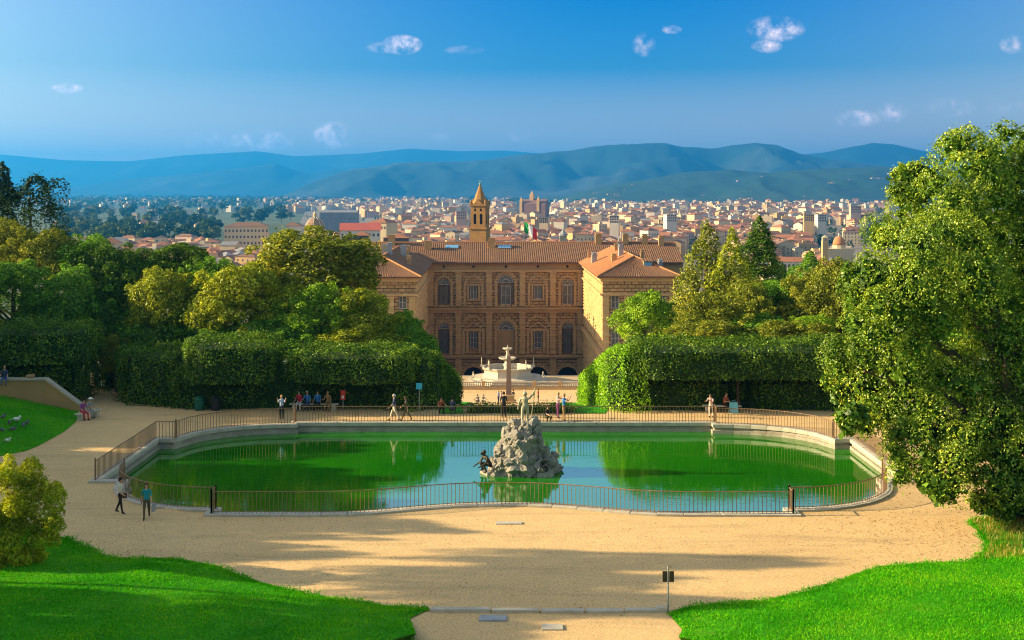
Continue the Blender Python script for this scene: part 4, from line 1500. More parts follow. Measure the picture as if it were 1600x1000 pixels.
# ------------------------------------------------------------------ foliage
BARK = pm('bark', (0.12, 0.08, 0.045), (0.07, 0.045, 0.028), 2.5, 0.95, 0.8, 9, 0.05)
LF = {
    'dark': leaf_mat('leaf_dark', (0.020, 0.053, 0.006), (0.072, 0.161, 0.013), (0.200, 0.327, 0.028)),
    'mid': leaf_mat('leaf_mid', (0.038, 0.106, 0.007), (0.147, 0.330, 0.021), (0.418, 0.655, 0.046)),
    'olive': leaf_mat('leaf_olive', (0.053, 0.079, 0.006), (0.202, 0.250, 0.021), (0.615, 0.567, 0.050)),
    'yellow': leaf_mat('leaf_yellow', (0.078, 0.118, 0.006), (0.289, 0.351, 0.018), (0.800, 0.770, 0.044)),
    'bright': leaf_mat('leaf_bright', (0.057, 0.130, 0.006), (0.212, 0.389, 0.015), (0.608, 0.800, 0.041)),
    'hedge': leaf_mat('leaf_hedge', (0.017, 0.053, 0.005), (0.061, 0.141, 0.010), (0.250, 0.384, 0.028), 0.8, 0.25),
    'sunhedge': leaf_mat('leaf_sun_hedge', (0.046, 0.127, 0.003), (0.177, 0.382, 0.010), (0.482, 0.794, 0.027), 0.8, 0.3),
    'oak': leaf_mat('leaf_oak', (0.030, 0.068, 0.004), (0.155, 0.276, 0.017), (0.662, 0.738, 0.073), 0.5, 0.3, 0.03),
    'gold': leaf_mat('leaf_gold', (0.110, 0.129, 0.004), (0.368, 0.402, 0.010), (0.648, 0.708, 0.028), 0.9, 0.35),
    'cypress': leaf_mat('leaf_cypress', (0.012, 0.033, 0.009), (0.027, 0.063, 0.015), (0.063, 0.105, 0.027)),
}
COREM = pm('hedge_core', (0.022, 0.050, 0.008), (0.012, 0.030, 0.005), 2, 1.0)


def rand_dirs(g, n):
    v = g.normal(size=(n, 3))
    return v / np.linalg.norm(v, axis=1, keepdims=True)


def leaf_quads(g, pos, nrm, size, aspect=0.5):
    """one folded diamond leaf at every point"""
    n = len(pos)
    t = np.cross(nrm, rand_dirs(g, n))
    t /= np.maximum(1e-6, np.linalg.norm(t, axis=1, keepdims=True))
    b = np.cross(nrm, t)
    s = (size * g.uniform(0.6, 1.35, n))[:, None]
    v = np.empty((n, 4, 3))
    v[:, 0] = pos - t * s * 0.5
    v[:, 1] = pos + b * s * aspect * 0.5 + nrm * s * 0.12
    v[:, 2] = pos + t * s * 0.5 - nrm * s * 0.10
    v[:, 3] = pos - b * s * aspect * 0.5 + nrm * s * 0.12
    return v.reshape(-1, 3)


def blob_leaves(g, c, r, n, size, inner=0.62, spread=0.2, up=0.25):
    """leaves on the shells of many overlapping clumps, none deep inside"""
    c, r = np.asarray(c, float), np.asarray(r, float)
    if r.ndim == 1: r = np.repeat(r[:, None], 3, 1)
    w = (r[:, 0] * r[:, 2]); w = w / w.sum()
    k = g.choice(len(c), int(n * 1.5), p=w)
    d = rand_dirs(g, len(k))
    d[:, 2] = np.where((d[:, 2] < -0.35) & (g.random(len(k)) < 0.6), -d[:, 2], d[:, 2])
    rad = 1 - np.abs(g.normal(0, spread, len(k))) + (g.random(len(k)) < 0.12) * g.uniform(0, 0.38, len(k))
    p = c[k] + d * r[k] * rad[:, None]
    order = np.argsort(p[:, 0])
    ps = p[order]
    keep_s = np.ones(len(p), bool)
    for j in range(len(c)):
        lo, hi = np.searchsorted(ps[:, 0], (c[j, 0] - r[j, 0] * inner, c[j, 0] + r[j, 0] * inner))
        q = (ps[lo:hi] - c[j]) / r[j]
        keep_s[lo:hi] &= np.einsum('ij,ij->i', q, q) >= inner * inner
    keep = np.empty(len(p), bool)
    keep[order] = keep_s
    p, d = p[keep][:n], d[keep][:n]
    nr = d * 0.7 + rand_dirs(g, len(p)) * 0.75 + np.array([0, 0, up])
    nr /= np.linalg.norm(nr, axis=1, keepdims=True)
    return leaf_quads(g, p, nr, size)


def broad_crown(seed, n, leaf, sub=46, squash=1.0):
    g = np.random.default_rng(seed)
    d = rand_dirs(g, sub)
    d[:, 2] = np.where(d[:, 2] < -0.55, -d[:, 2], d[:, 2])
    rad = g.uniform(0.45, 0.78, sub)
    c = d * rad[:, None] * np.array([1, 1, squash])
    r = g.uniform(0.20, 0.36, sub)
    lob = 1 + 0.22 * np.sin(d[:, 0] * 3 + seed) * np.cos(d[:, 2] * 2.5 + seed * 2) + 0.12 * np.sin(d[:, 1] * 5 + seed)
    c = c * lob[:, None]
    d2 = rand_dirs(g, sub)
    d2[:, 2] = np.where(d2[:, 2] < -0.4, -d2[:, 2], d2[:, 2])
    c = np.vstack([c, d2 * g.uniform(0.78, 1.06, sub)[:, None] * np.array([1, 1, squash]), [[0, 0, 0]]])
    r = np.concatenate([r, g.uniform(0.07, 0.17, sub), [0.5]])
    return raw_mesh('crown', blob_leaves(g, c, r, n, leaf), 4, LF['mid'])


def cypress_crown(seed, n, leaf, fat=0.2, top=0.03, ragged=0.3, cone=False):
    """unit height from -1 to 1"""
    g = np.random.default_rng(seed)
    c, r = [], []
    for k in range(60):
        z = -1 + 2 * (k / 59)
        prof = fat * (1 - max(0, z) ** 1.6) * min(1, (z + 1.25) * 1.6) + top
        if cone: prof = fat * (1 - ((z + 1) / 2) ** 1.25) * min(1, (z + 1.2) * 2.5) + top
        a = g.uniform(0, 2 * np.pi)
        off = prof * g.uniform(0.2, 0.75) * (1 + ragged * g.normal())
        c.append((math.cos(a) * off, math.sin(a) * off, z * 0.97))
        q = prof * g.uniform(0.45, 0.8) + 0.015
        r.append((q, q, max(q * 1.5, 0.06)))
    return raw_mesh('crown', blob_leaves(g, c, r, n, leaf, 0.6, 0.2, 0.35), 4, LF['cypress'])


CROWN = {
    'b0': broad_crown(1, 24000, 0.062), 'b1': broad_crown(2, 24000, 0.060, 38, 0.95), 'b2': broad_crown(3, 22000, 0.068, 56), 'b3': broad_crown(4, 24000, 0.058, 30),
    'cy': cypress_crown(5, 15000, 0.045), 'co': cypress_crown(6, 24000, 0.045, 0.46, 0.05, 0.35, True), 'far': broad_crown(7, 1400, 0.22, 14),
    'gap': cypress_crown(9, 9000, 0.075, 0.5, 0.16, 0.9),
}


def trunk_mesh(h, r, g, limbs=4, reach=1.5):
    m = MB()
    lean = (g.uniform(-.04, .04) * h, g.uniform(-.04, .04) * h)
    m.tube([(0, 0, -.4), (lean[0] * .3, lean[1] * .3, h * .4), (lean[0], lean[1], h)], [r * 1.25, r * .85, r * .45], 8)
    for k in range(limbs):
        a = 2 * math.pi * (k + g.random()) / limbs
        z0 = h * g.uniform(.5, .85)
        f = z0 / h
        p0 = Vector((lean[0] * f, lean[1] * f, z0))
        p1 = p0 + Vector((math.cos(a) * reach * .5, math.sin(a) * reach * .5, reach * .45))
        p2 = p0 + Vector((math.cos(a) * reach, math.sin(a) * reach, reach * .8))
        m.tube([p0, p1, p2], [r * .45, r * .3, r * .12], 6)
    return m


tr_rng = random.Random(21)


def tree(name, label, px, py, Y, rx, rz, kind, mat, group=None, ry=1.0, world=None):
    """a tree whose crown shows round (px, py) with half sizes rx, rz in the photograph, standing at depth Y"""
    if world is None:
        c = P(px, py + rz * .06, Y); ax, az = rx * Y / 2000 * 1.16, rz * Y / 2000 * 1.1
    else:
        c = Vector(world); ax, az = rx, rz
    gz = ground_z(c.x, c.y) if c.y > 92 else 0.0
    gz = min(gz, c.z - az * 0.9)
    t = thing(name, label, 'tree' if name != 'shrub' else 'shrub', (c.x, c.y, gz), 0, group)
    h = max(1.0, c.z - gz)
    trunk_mesh(h + az * (.25 if kind[0] == 'b' else .5), max(.1, ax * .09), tr_rng, 5 if kind[0] == 'b' else 3, ax * (.55 if kind[0] == 'b' else .25)).build('trunk', BARK, t)
    me = CROWN[kind]
    sx = ax if kind[0] == 'b' or kind == 'far' else ax / {'cy': .23, 'co': .45, 'gap': .6}[kind]
    o = link('crown', me, t, (0, 0, h), (0, 0, tr_rng.uniform(0, 6.28)), (sx, sx * ry, az))
    set_mat(o, 0, LF[mat])
    return t


GL, GR = 'garden trees left of the pond', 'garden trees right of the pond'
TREES = [
    ('cypress', 'tall dark cypress cut by the left picture edge', 3, 318, 128, 17, 62, 'cy', 'cypress', GL),
    ('conifer', 'dark ragged conifer standing alone against the hazy plain', 57, 335, 128, 36, 52, 'gap', 'cypress', GL),
    ('tree', 'olive tree below the leftmost cypress', 15, 392, 106, 48, 46, 'b0', 'olive', GL),
    ('tree', 'olive yellow tree under the ragged conifer', 72, 412, 105, 48, 50, 'b1', 'olive', GL),
    ('tree', 'dark green tree right of the ragged conifer with open top', 135, 420, 106, 52, 48, 'b2', 'mid', GL),
    ('tree', 'grey green tree with sunlit tips at the left edge', 20, 462, 99, 62, 50, 'b3', 'mid', GL),
    ('tree', 'dull green tree above the left hedge', 105, 478, 100, 60, 58, 'b0', 'mid', GL),
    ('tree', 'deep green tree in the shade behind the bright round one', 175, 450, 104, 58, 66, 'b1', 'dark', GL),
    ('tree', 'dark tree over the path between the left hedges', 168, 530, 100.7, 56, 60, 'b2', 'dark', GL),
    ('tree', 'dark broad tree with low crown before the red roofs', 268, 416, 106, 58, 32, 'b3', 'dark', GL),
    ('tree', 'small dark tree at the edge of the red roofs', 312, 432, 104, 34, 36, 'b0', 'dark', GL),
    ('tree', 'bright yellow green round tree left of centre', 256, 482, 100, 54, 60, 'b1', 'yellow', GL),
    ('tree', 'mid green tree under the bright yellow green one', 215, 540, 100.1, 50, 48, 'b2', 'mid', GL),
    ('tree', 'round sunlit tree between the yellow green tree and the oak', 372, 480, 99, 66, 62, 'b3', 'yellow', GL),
    ('tree', 'broad dark oak rising before the church dome', 488, 424, 104, 92, 62, 'b2', 'olive', GL),
    ('tree', 'small oak touching the palace roof at its left', 556, 424, 106, 30, 44, 'b0', 'olive', GL),
    ('tree', 'yellow tipped tree in front of the oak', 440, 484, 100, 50, 48, 'b1', 'yellow', GL),
    ('tree', 'green tree in front of the oak trunk', 500, 494, 98.5, 58, 48, 'b0', 'bright', GL),
    ('tree', 'golden green tree left of the palace wing', 566, 494, 98.5, 52, 40, 'b3', 'yellow', GL),
    ('tree', 'low green tree at the foot of the left palace wing', 628, 526, 99.5, 34, 38, 'b1', 'mid', GL),
    ('tree', 'shaded tree behind the left clipped hedge', 300, 530, 99.5, 60, 46, 'b0', 'mid', GL),
    ('tree', 'shaded tree between the two clipped hedges', 452, 536, 97.6, 60, 40, 'b2', 'mid', GL),
    ('conifer', 'tall olive green conifer right of the palace', 1104, 445, 118, 44, 96, 'co', 'olive', GR),
    ('conifer', 'sunlit tall conifer beside the olive green one', 1144, 452, 116, 40, 92, 'co', 'yellow', GR),
    ('cypress', 'tall dark pointed cypress before the city on the right', 1187, 412, 128, 25, 70, 'cy', 'dark', GR),
    ('cypress', 'small dark cypress left of the arcaded building', 1222, 438, 185, 10, 26, 'cy', 'dark', GR),
    ('cypress', 'smaller dark cypress touching the arcaded building', 1234, 446, 182, 10, 22, 'cy', 'dark', GR),
    ('cypress', 'broad dark cypress right of the arcaded building', 1267, 432, 172, 20, 38, 'cy', 'mid', GR),
    ('tree', 'round bright green tree at the foot of the right palace wing', 1010, 504, 108.2, 44, 46, 'b1', 'bright', GR),
    ('tree', 'green tree below the tall conifers', 1116, 508, 103, 58, 46, 'b0', 'olive', GR),
    ('tree', 'mid green tree below the pointed cypress', 1170, 490, 106, 46, 46, 'b2', 'olive', GR),
    ('tree', 'leafy tree right of the pointed cypress', 1214, 484, 107, 44, 44, 'b3', 'mid', GR),
    ('tree', 'tall leafy tree near the big tree', 1262, 478, 106, 44, 52, 'b0', 'olive', GR),
    ('tree', 'leafy tree half behind the big tree', 1312, 470, 104, 50, 62, 'b1', 'olive', GR),
    ('tree', 'low tree just above the right hedge', 1180, 522, 102, 62, 28, 'b2', 'mid', GR),
    ('tree', 'vivid yellow green young tree above the right hedge', 1268, 520, 100.7, 38, 26, 'b3', 'bright', GR),
    ('tree', 'dense tree behind the big tree', 1350, 500, 108.2, 60, 80, 'b1', 'mid', GR),
    ('shrub', 'dark laurel shrub at the bend of the left path', 188, 588, 98.5, 36, 42, 'b1', 'dark', 'shrubs behind the hedges'),
    ('shrub', 'yellow tipped shrub beside the left path', 182, 560, 96, 24, 34, 'b0', 'olive', 'shrubs behind the hedges'),
    ('shrub', 'deep green shrub behind the left rounded hedge', 60, 540, 99, 66, 50, 'b2', 'mid', 'shrubs behind the hedges'),
    ('shrub', 'green shrub behind the lower rounded hedge', 250, 560, 97.5, 60, 46, 'b3', 'dark', 'shrubs behind the hedges'),
    ('shrub', 'green shrub behind the clipped hedge crown', 380, 545, 97, 62, 40, 'b0', 'mid', 'shrubs behind the hedges'),
    ('shrub', 'sunny shrub behind the second hedge crown', 560, 540, 97, 66, 32, 'b1', 'yellow', 'shrubs behind the hedges'),
    ('shrub', 'green shrub behind the left avenue hedge', 650, 560, 98, 34, 40, 'b2', 'mid', 'shrubs behind the hedges'),
    ('shrub', 'green shrub behind the middle of the right hedge', 1090, 535, 98, 66, 32, 'b3', 'olive', 'shrubs behind the hedges'),
    ('shrub', 'green shrub behind the right end of the right hedge', 1230, 535, 98, 70, 32, 'b0', 'olive', 'shrubs behind the hedges'),
    ('tree', 'shaded tree seen through the boughs of the big tree', 1440, 500, 100, 90, 90, 'b0', 'mid', GR),
    ('tree', 'tree deep behind the trunk of the big tree', 1570, 480, 98, 100, 110, 'b2', 'mid', GR),
    ('tree', 'tall shaded tree filling the gap over the left path', 150, 500, 104, 60, 70, 'b3', 'dark', GL),
    ('tree', 'tall leafy tree over the round sunlit one', 330, 460, 103, 50, 52, 'b2', 'mid', GL),
]
for a in TREES:
    tree(*a)
# trees that stand left of the view and shade the gravel
SH = [(-42, 53.9, 6.9, 2.7, 5.6), (-38, 34, 7.0, 5.0, 5.8), (-36, 39.5, 7.4, 4.0, 5.8), (-37, 44.4, 7.6, 3.2, 5.8), (-41, 58.9, 7.6, 3.8, 6.2), (-46, 55.6, 8.4, 2.4, 5.0), (-58, 62, 11, 5, 7), (-60, 70, 11, 5, 7), (-62, 80, 11, 5.5, 7.5), (-62, 91, 11, 5.5, 7.5), (-42, 64.5, 7.2, 3.6, 5.4), (-46, 71.5, 7, 4.2, 5.2), (-49, 79, 7.6, 4.2, 5.8), (-50, 87.5, 7.8, 4.5, 5.8), (-48, 96, 7.2, 4.5, 5.6)]
for i, (x, y, z, r, rz) in enumerate(SH):
    tree('tree', 'broad garden tree standing outside the left edge of the view', 0, 0, y, r, rz, 'b%d' % (i % 4), 'mid', 'trees outside the left edge', world=(x, y, z))
for (x, y, z, r, rz) in ((-38, 53.5, 14.7, 1.5, 3.8), (-38, 48.2, 13.4, 2.1, 3.6), (-39, 51.0, 13.4, 1.7, 3.2)):
    tree('pine', 'high-crowned pine standing outside the left edge of the view', 0, 0, y, r, rz, 'b1', 'dark', 'pines outside the left edge', world=(x, y, z))


# ------------------------------------------------------------------ big holm oak on the right
def big_tree():
    g = np.random.default_rng(77)
    bl = [(1450, 330, 72), (1515, 275, 72), (1585, 262, 66), (1402, 400, 66), (1480, 420, 92), (1570, 400, 104), (1372, 480, 62), (1430, 520, 80), (1520, 530, 100), (1342, 562, 56), (1400, 600, 74), (1480, 640, 88), (1560, 640, 104),
          (1362, 640, 46), (1430, 704, 58), (1508, 720, 70), (1582, 730, 74), (1690, 350, 130), (1710, 500, 150), (1700, 660, 120), (1630, 560, 120), (1640, 300, 90), (1464, 756, 30), (1560, 780, 34), (1620, 770, 60), (1425, 290, 34), (1352, 440, 34), (1310, 600, 26), (1330, 655, 22)]
    c, r = [], []
    for (x, y, q) in bl:
        Y = 58.0 + g.uniform(-2.6, 2.2)
        p = P(x, y, Y); rad = q * Y / 2000
        k = int(9 + rad * 7)
        d = rand_dirs(g, k)
        for j in range(k):
            c.append(tuple(np.array(p) + d[j] * rad * g.uniform(0.55, 0.86)))
            r.append(rad * g.uniform(0.26, 0.44) + 0.12)
    base = Vector((22.6, 58.4, 0.0))
    t = thing('holm_oak', 'huge leafy holm oak filling the right edge, boughs hanging over the railing', 'tree', base)
    pos = np.array(c) - np.array(base)
    me = raw_mesh('crown', blob_leaves(g, pos, np.array(r), 330000, 0.128, 0.66, 0.17, 0.2), 4, LF['oak'])
    link('crown', me, t)
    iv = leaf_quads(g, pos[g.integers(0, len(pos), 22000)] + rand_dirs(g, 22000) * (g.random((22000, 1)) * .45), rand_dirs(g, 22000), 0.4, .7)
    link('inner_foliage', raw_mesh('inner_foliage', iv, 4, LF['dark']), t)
    m = MB()
    m.tube([(0, 0, -.4), (.2, 0, 2.2), (-.1, .1, 4.6), (.3, 0, 8)], [.75, .55, .5, .35], 10)
    for (tx, tz, ty) in ((1470, 420, 57.6), (1400, 500, 57.8), (1350, 580, 57.4), (1430, 640, 57), (1520, 330, 58.2), (1570, 560, 57), (1500, 720, 57.2), (1650, 420, 58.6), (1690, 600, 58)):
        e = P(tx, tz, ty) - base
        s0 = Vector((0, .05, min(6.5, max(2.5, e.z * .55))))
        mid = s0.lerp(e, .5) + Vector((0, 0, .5))
        m.tube([s0, mid, e], [.32, .2, .06], 7)
    m.build('trunk', BARK, t)
    return t


big_tree()

# golden bush in the lower left corner
g_ = np.random.default_rng(90)
c, r = [], []
for (x, y, q) in ((25, 770, 52), (62, 790, 38), (-20, 790, 60), (30, 830, 50), (70, 835, 24), (-10, 850, 50), (45, 745, 30), (0, 735, 30), (20, 870, 30), (-60, 800, 60), (80, 770, 24), (85, 812, 22), (50, 870, 22), (-5, 890, 26)):
    p = P(x, y, 50.2 + g_.uniform(-.7, .7)); rad = q * 50 / 2000
    for j in range(10):
        c.append(tuple(np.array(p) + rand_dirs(g_, 1)[0] * rad * g_.uniform(.4, .85))); r.append(rad * g_.uniform(.2, .4) + .06)
bs = thing('shrub', 'golden leaved shrub in the lower left corner of the lawn', 'shrub', (-20.2, 50.4, lz(-20.2, 50.4)))
link('foliage', raw_mesh('foliage', blob_leaves(g_, np.array(c) - np.array(bs.location), np.array(r), 42000, 0.11, 0.55, 0.28, 0.2), 4, LF['gold']), bs)
m = MB()
for k in range(9):
    a = k * .7
    m.tube([(math.cos(a) * .15, math.sin(a) * .15, -.2), (math.cos(a) * .6, math.sin(a) * .5, 1.1), (math.cos(a) * 1.3, math.sin(a) * .9, 2.4)], [.05, .035, .012], 5)
m.build('stem', BARK, bs)


# ------------------------------------------------------------------ clipped hedges
def hedge_leaves(seed, poly, z0, z1, leaf, dens, bulge=0.34, rnd=0.55, top=True, zf0=None, zf1=None):
    """leaves over the sides and top of a clipped block; returns leaf quads and core mesh builder"""
    g = np.random.default_rng(seed)
    ctr = np.array([sum(p[0] for p in poly) / len(poly), sum(p[1] for p in poly) / len(poly)])
    zf0 = zf0 or (lambda x, y: z0); zf1 = zf1 or (lambda x, y: z1)
    pos, nrm = [], []
    n = len(poly)
    for i in range(n):
        a, b_ = np.array(poly[i]), np.array(poly[(i + 1) % n])
        L = np.linalg.norm(b_ - a)
        k = int(L * (z1 - z0) * dens)
        e = (b_ - a) / L
        nn = np.array([e[1], -e[0]])
        t, u = g.random(k), g.random(k)
        off = bulge * np.sin(t * L * 1.7 + seed) * np.cos(u * 4.0 + t * L * .6) + g.normal(0, .10, k) - rnd * np.clip((u - .8) / .2, 0, 1) ** 2
        q = a + e * (t * L)[:, None] + nn * off[:, None]
        za = np.array([zf0(x, y) for x, y in q]); zb = np.array([zf1(x, y) for x, y in q])
        pos.append(np.column_stack([q, za + (zb - za) * u])); nrm.append(np.column_stack([np.repeat(nn[None], k, 0), np.full(k, .25)]))
    if top:
        xs, ys = [p[0] for p in poly], [p[1] for p in poly]
        area = abs(sum(poly[i][0] * poly[(i + 1) % n][1] - poly[(i + 1) % n][0] * poly[i][1] for i in range(n))) / 2
        k = int(area * dens * .7)
        q = []
        while len(q) < k:
            x, y = g.uniform(min(xs), max(xs)), g.uniform(min(ys), max(ys))
            if in_poly(x, y, poly): q.append((x, y))
        q = np.array(q)
        zb = np.array([zf1(x, y) for x, y in q]) + g.normal(0, .13, k) + .22 * np.sin(q[:, 0] * 1.3 + seed) * np.sin(q[:, 1] * 1.1) - .1
        zb -= .55 * np.clip(1 - dist_np(q[:, 0], q[:, 1], list(poly) + [poly[0]]) / .9, 0, 1) ** 2
        pos.append(np.column_stack([q, zb])); nrm.append(np.tile([0, 0, 1.0], (k, 1)))
    pos, nrm = np.vstack(pos), np.vstack(nrm)
    nrm = nrm * .8 + rand_dirs(g, len(pos)) * .75
    nrm /= np.linalg.norm(nrm, axis=1, keepdims=True)
    v = leaf_quads(g, pos, nrm, leaf)
    cm = MB()
    s = lambda p, d: tuple(ctr + (np.array(p) - ctr) * (1 - d / max(1.0, np.linalg.norm(np.array(p) - ctr))))
    thick = min(max(p[0] for p in poly) - min(p[0] for p in poly), max(p[1] for p in poly) - min(p[1] for p in poly))
    ins = min(.8, .24 * thick)
    ip = [s(p, ins) for p in poly]
    cm.add([(x, y, zf0(x, y)) for x, y in ip] + [(x, y, zf1(x, y) - min(.65, .3 * (z1 - z0))) for x, y in ip], [(i, (i + 1) % n, n + (i + 1) % n, n + i) for i in range(n)] + [tuple(range(n, 2 * n))])
    return v, cm


HEDGES = 'clipped hedges behind the pond'


def hedge(label, blocks, mat, leaf=0.17, dens=125, group=HEDGES, name='hedge'):
    """blocks: (part name, polygon, z0, z1, material or None, z functions)"""
    p0 = blocks[0][1][0]
    t = thing(name, label, 'hedge', (p0[0], p0[1], 0), 0, group)
    for k, bk in enumerate(blocks):
        v, cm = hedge_leaves(len(label) * 7 + k, bk[1], bk[2], bk[3], leaf, dens, zf0=bk[5] if len(bk) > 5 else None, zf1=bk[6] if len(bk) > 6 else None)
        v = v - np.array([p0[0], p0[1], 0])
        link(bk[0], raw_mesh(bk[0], v, 4, LF[bk[4] or mat]), t)
        cm.v = [(x - p0[0], y - p0[1], z) for x, y, z in cm.v]
        cm.build('inner_twigs', COREM, t)
    return t


def box_poly(x0, y0, x1, y1):
    return [(x0, y0), (x1, y0), (x1, y1), (x0, y1)]


def slope_top(a, za, b_, zb):
    return lambda x, y: za + (zb - za) * min(1, max(0, (y - a) / (b_ - a)))


gzf = lambda x, y: ground_z(x, y) - .2 if y > 92 else -.1
# right: long block with an overhanging upper tier
hedge('long dark clipped hedge with overhanging top right of the avenue', [
    ('upper_foliage', [(8.2, 86.9), (9.4, 86.3), (20.5, 86.3), (24.5, 87.2), (24.5, 91.5), (8.2, 91.5)], 2.3, 4.75, 'hedge'),
    ('lower_foliage', [(8.4, 87.9), (14.2, 87.9), (14.2, 88.9), (17.0, 88.9), (17.0, 87.8), (25, 87.8), (25, 91.2), (8.4, 91.2)], -.1, 2.4, 'hedge')], 'hedge')
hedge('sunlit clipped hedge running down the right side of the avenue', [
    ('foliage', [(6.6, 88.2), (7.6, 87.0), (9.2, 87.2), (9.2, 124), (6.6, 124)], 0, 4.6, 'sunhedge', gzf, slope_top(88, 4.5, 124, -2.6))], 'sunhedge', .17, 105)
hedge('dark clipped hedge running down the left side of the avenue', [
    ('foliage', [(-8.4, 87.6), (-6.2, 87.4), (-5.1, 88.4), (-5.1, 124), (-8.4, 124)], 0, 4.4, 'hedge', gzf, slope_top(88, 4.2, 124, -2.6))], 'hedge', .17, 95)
hedge('long clipped hedge with two overhanging crowns left of the avenue', [
    ('upper_foliage', [(-22.4, 87.3), (-21.6, 86.2), (-17.4, 86.2), (-16.4, 87.3), (-16.4, 91.5), (-22.4, 91.5)], 2.0, 5.0, 'hedge'),
    ('upper_foliage', [(-15.2, 87.5), (-14.4, 86.4), (-8.0, 86.4), (-6.6, 87.2), (-6.6, 91.5), (-15.2, 91.5)], 2.0, 4.3, 'hedge'),
    ('lower_foliage', [(-23.5, 88.4), (-8.0, 88.6), (-8.0, 91.6), (-23.5, 91.6)], -.1, 2.9, 'hedge')], 'hedge')
hedge('lower rounded hedge beside the path on the left', [
    ('foliage', [(-28.4, 92.0), (-27.0, 90.0), (-23.3, 88.9), (-23.3, 93.5), (-28.2, 96)], -.1, 3.9, 'hedge')], 'hedge')
hedge('big rounded hedge behind the garden wall at the left edge', [
    ('upper_foliage', [(-50, 89.4), (-31.2, 89.4), (-30.0, 90.6), (-30.4, 95), (-50, 95)], 2.9, 5.6, 'hedge'),
    ('lower_foliage', [(-50, 90.0), (-31.0, 90.0), (-30.5, 91), (-30.9, 94.8), (-50, 94.8)], -.1, 3.1, 'hedge')], 'hedge')
hedge('low box hedge closing the avenue behind the statue', [
    ('foliage', box_poly(-3.1, 86.7, 4.15, 87.7), -.1, .62, 'hedge')], 'hedge', .12, 230, 'low hedges')
st = thing('hedge_tree', 'small bare-stemmed tree growing under the right hedge', 'tree', (15.6, 88.3, 0))
trunk_mesh(2.6, .13, tr_rng, 4, .9).build('trunk', BARK, st)
# valley lawns and sand below the terrace
SAND = MATS['gravel']
vzl = lambda x, y: .03 if y < 88.7 else ground_z(x, y) + .16
vz = lambda k: (lambda x, y: ground_z(x, y) + k)
sheet('valley_path', [(-30, 89), (30, 89), (30, 245.4), (-30, 245.4)], [], 6.0, vz(.03), SAND)
sheet('valley_lawn', [(-4.9, 86.6), (-3.2, 86.6), (-3.5, 89), (-5.6, 172), (-17, 172), (-5.2, 89)], [], 3.0, vzl, LAWN)
sheet('valley_lawn', [(4.25, 86.6), (6.3, 86.6), (6.8, 89), (17, 168), (4.6, 168), (4.3, 89)], [], 3.0, vzl, LAWN)

# ------------------------------------------------------------------ trees of the park and the far plain
pr = random.Random(4)
n_park = 0
parks = []
while n_park < 150:
    px, py = pr.uniform(85, 455), pr.uniform(331, 392)
    if px > 340 and py > 352: continue
    Y = 2000 * 58 / (py - 300)
    parks.append((Y, px)); n_park += 1
PM = [leaf_mat('park_leaf_a', (0.02, 0.05, 0.012), (0.045, 0.09, 0.02), (0.10, 0.15, 0.03), 2), leaf_mat('park_leaf_b', (0.05, 0.08, 0.012), (0.11, 0.14, 0.02), (0.22, 0.22, 0.035), 2), leaf_mat('park_leaf_c', (0.015, 0.04, 0.012), (0.03, 0.065, 0.018), (0.06, 0.10, 0.025), 2)]
tm = MB(); tm.cyl((0, 0, 0), (0, 0, 1), .08, .04, 6); TRK = tm.mesh('trunk', BARK)
for Y, px in sorted(parks):
    r = pr.uniform(6, 11) * (1 + Y / 9000)
    pk = pr.randrange(3)
    lab_ = ('%s round tree in the far park %s' % (('mid green', 'yellowish green', 'deep green')[pk], 'close to the red roofs' if Y < 1700 else 'in its middle' if Y < 2600 else 'towards the plain'))
    t = thing('park_tree', lab_, 'tree', ((px - 800) * Y / 2000, Y, -45.2), 0, 'trees of the far park')
    link('trunk', TRK, t, scale=(r, r, r))
    o = link('crown', CROWN['far'], t, (0, 0, r * 1.25), (0, 0, pr.uniform(0, 6)), (r, r, r * pr.uniform(.8, 1.1)))
    set_mat(o, 0, PM[pk])
    t['group'] = 'trees of the far park: ' + lab_[:32]
g_ = np.random.default_rng(8)
cc, rr = [], []
for _ in range(2600):
    px, py = g_.uniform(60, 1500), 311 + 14 * g_.random() ** 1.3
    if px > 520 and g_.random() < .6: continue
    Y = 2000 * 60 / (py - 300)
    r = g_.uniform(6, 13) * (1 + Y / 9000)
    cc.append(((px - 800) * Y / 2000, Y, -45 + r * .7)); rr.append(r)
for _ in range(500):
    px, py = g_.uniform(480, 1400), g_.uniform(325, 385)
    Y = 2000 * 58 / (py - 300)
    r = g_.uniform(3.5, 7)
    cc.append(((px - 800) * Y / 2000, Y, -45 + r * .9)); rr.append(r)
cc, rr = np.array(cc), np.array(rr)
d = rand_dirs(g_, len(cc) * 14)
k = np.repeat(np.arange(len(cc)), 14)
pos = cc[k] + d * rr[k][:, None] * .8
nr = d + rand_dirs(g_, len(k)) * .5; nr /= np.linalg.norm(nr, axis=1, keepdims=True)
vq = leaf_quads(g_, pos, nr, 1.0)
vq = (vq.reshape(-1, 4, 3) - pos[:, None]) * (rr[k] * .9)[:, None, None] + pos[:, None]
tag(link('distant_woods', raw_mesh('distant_woods', vq.reshape(-1, 3), 4, PM[2])), 'belts of distant trees scattered over the plain', 'woods', kind='stuff')


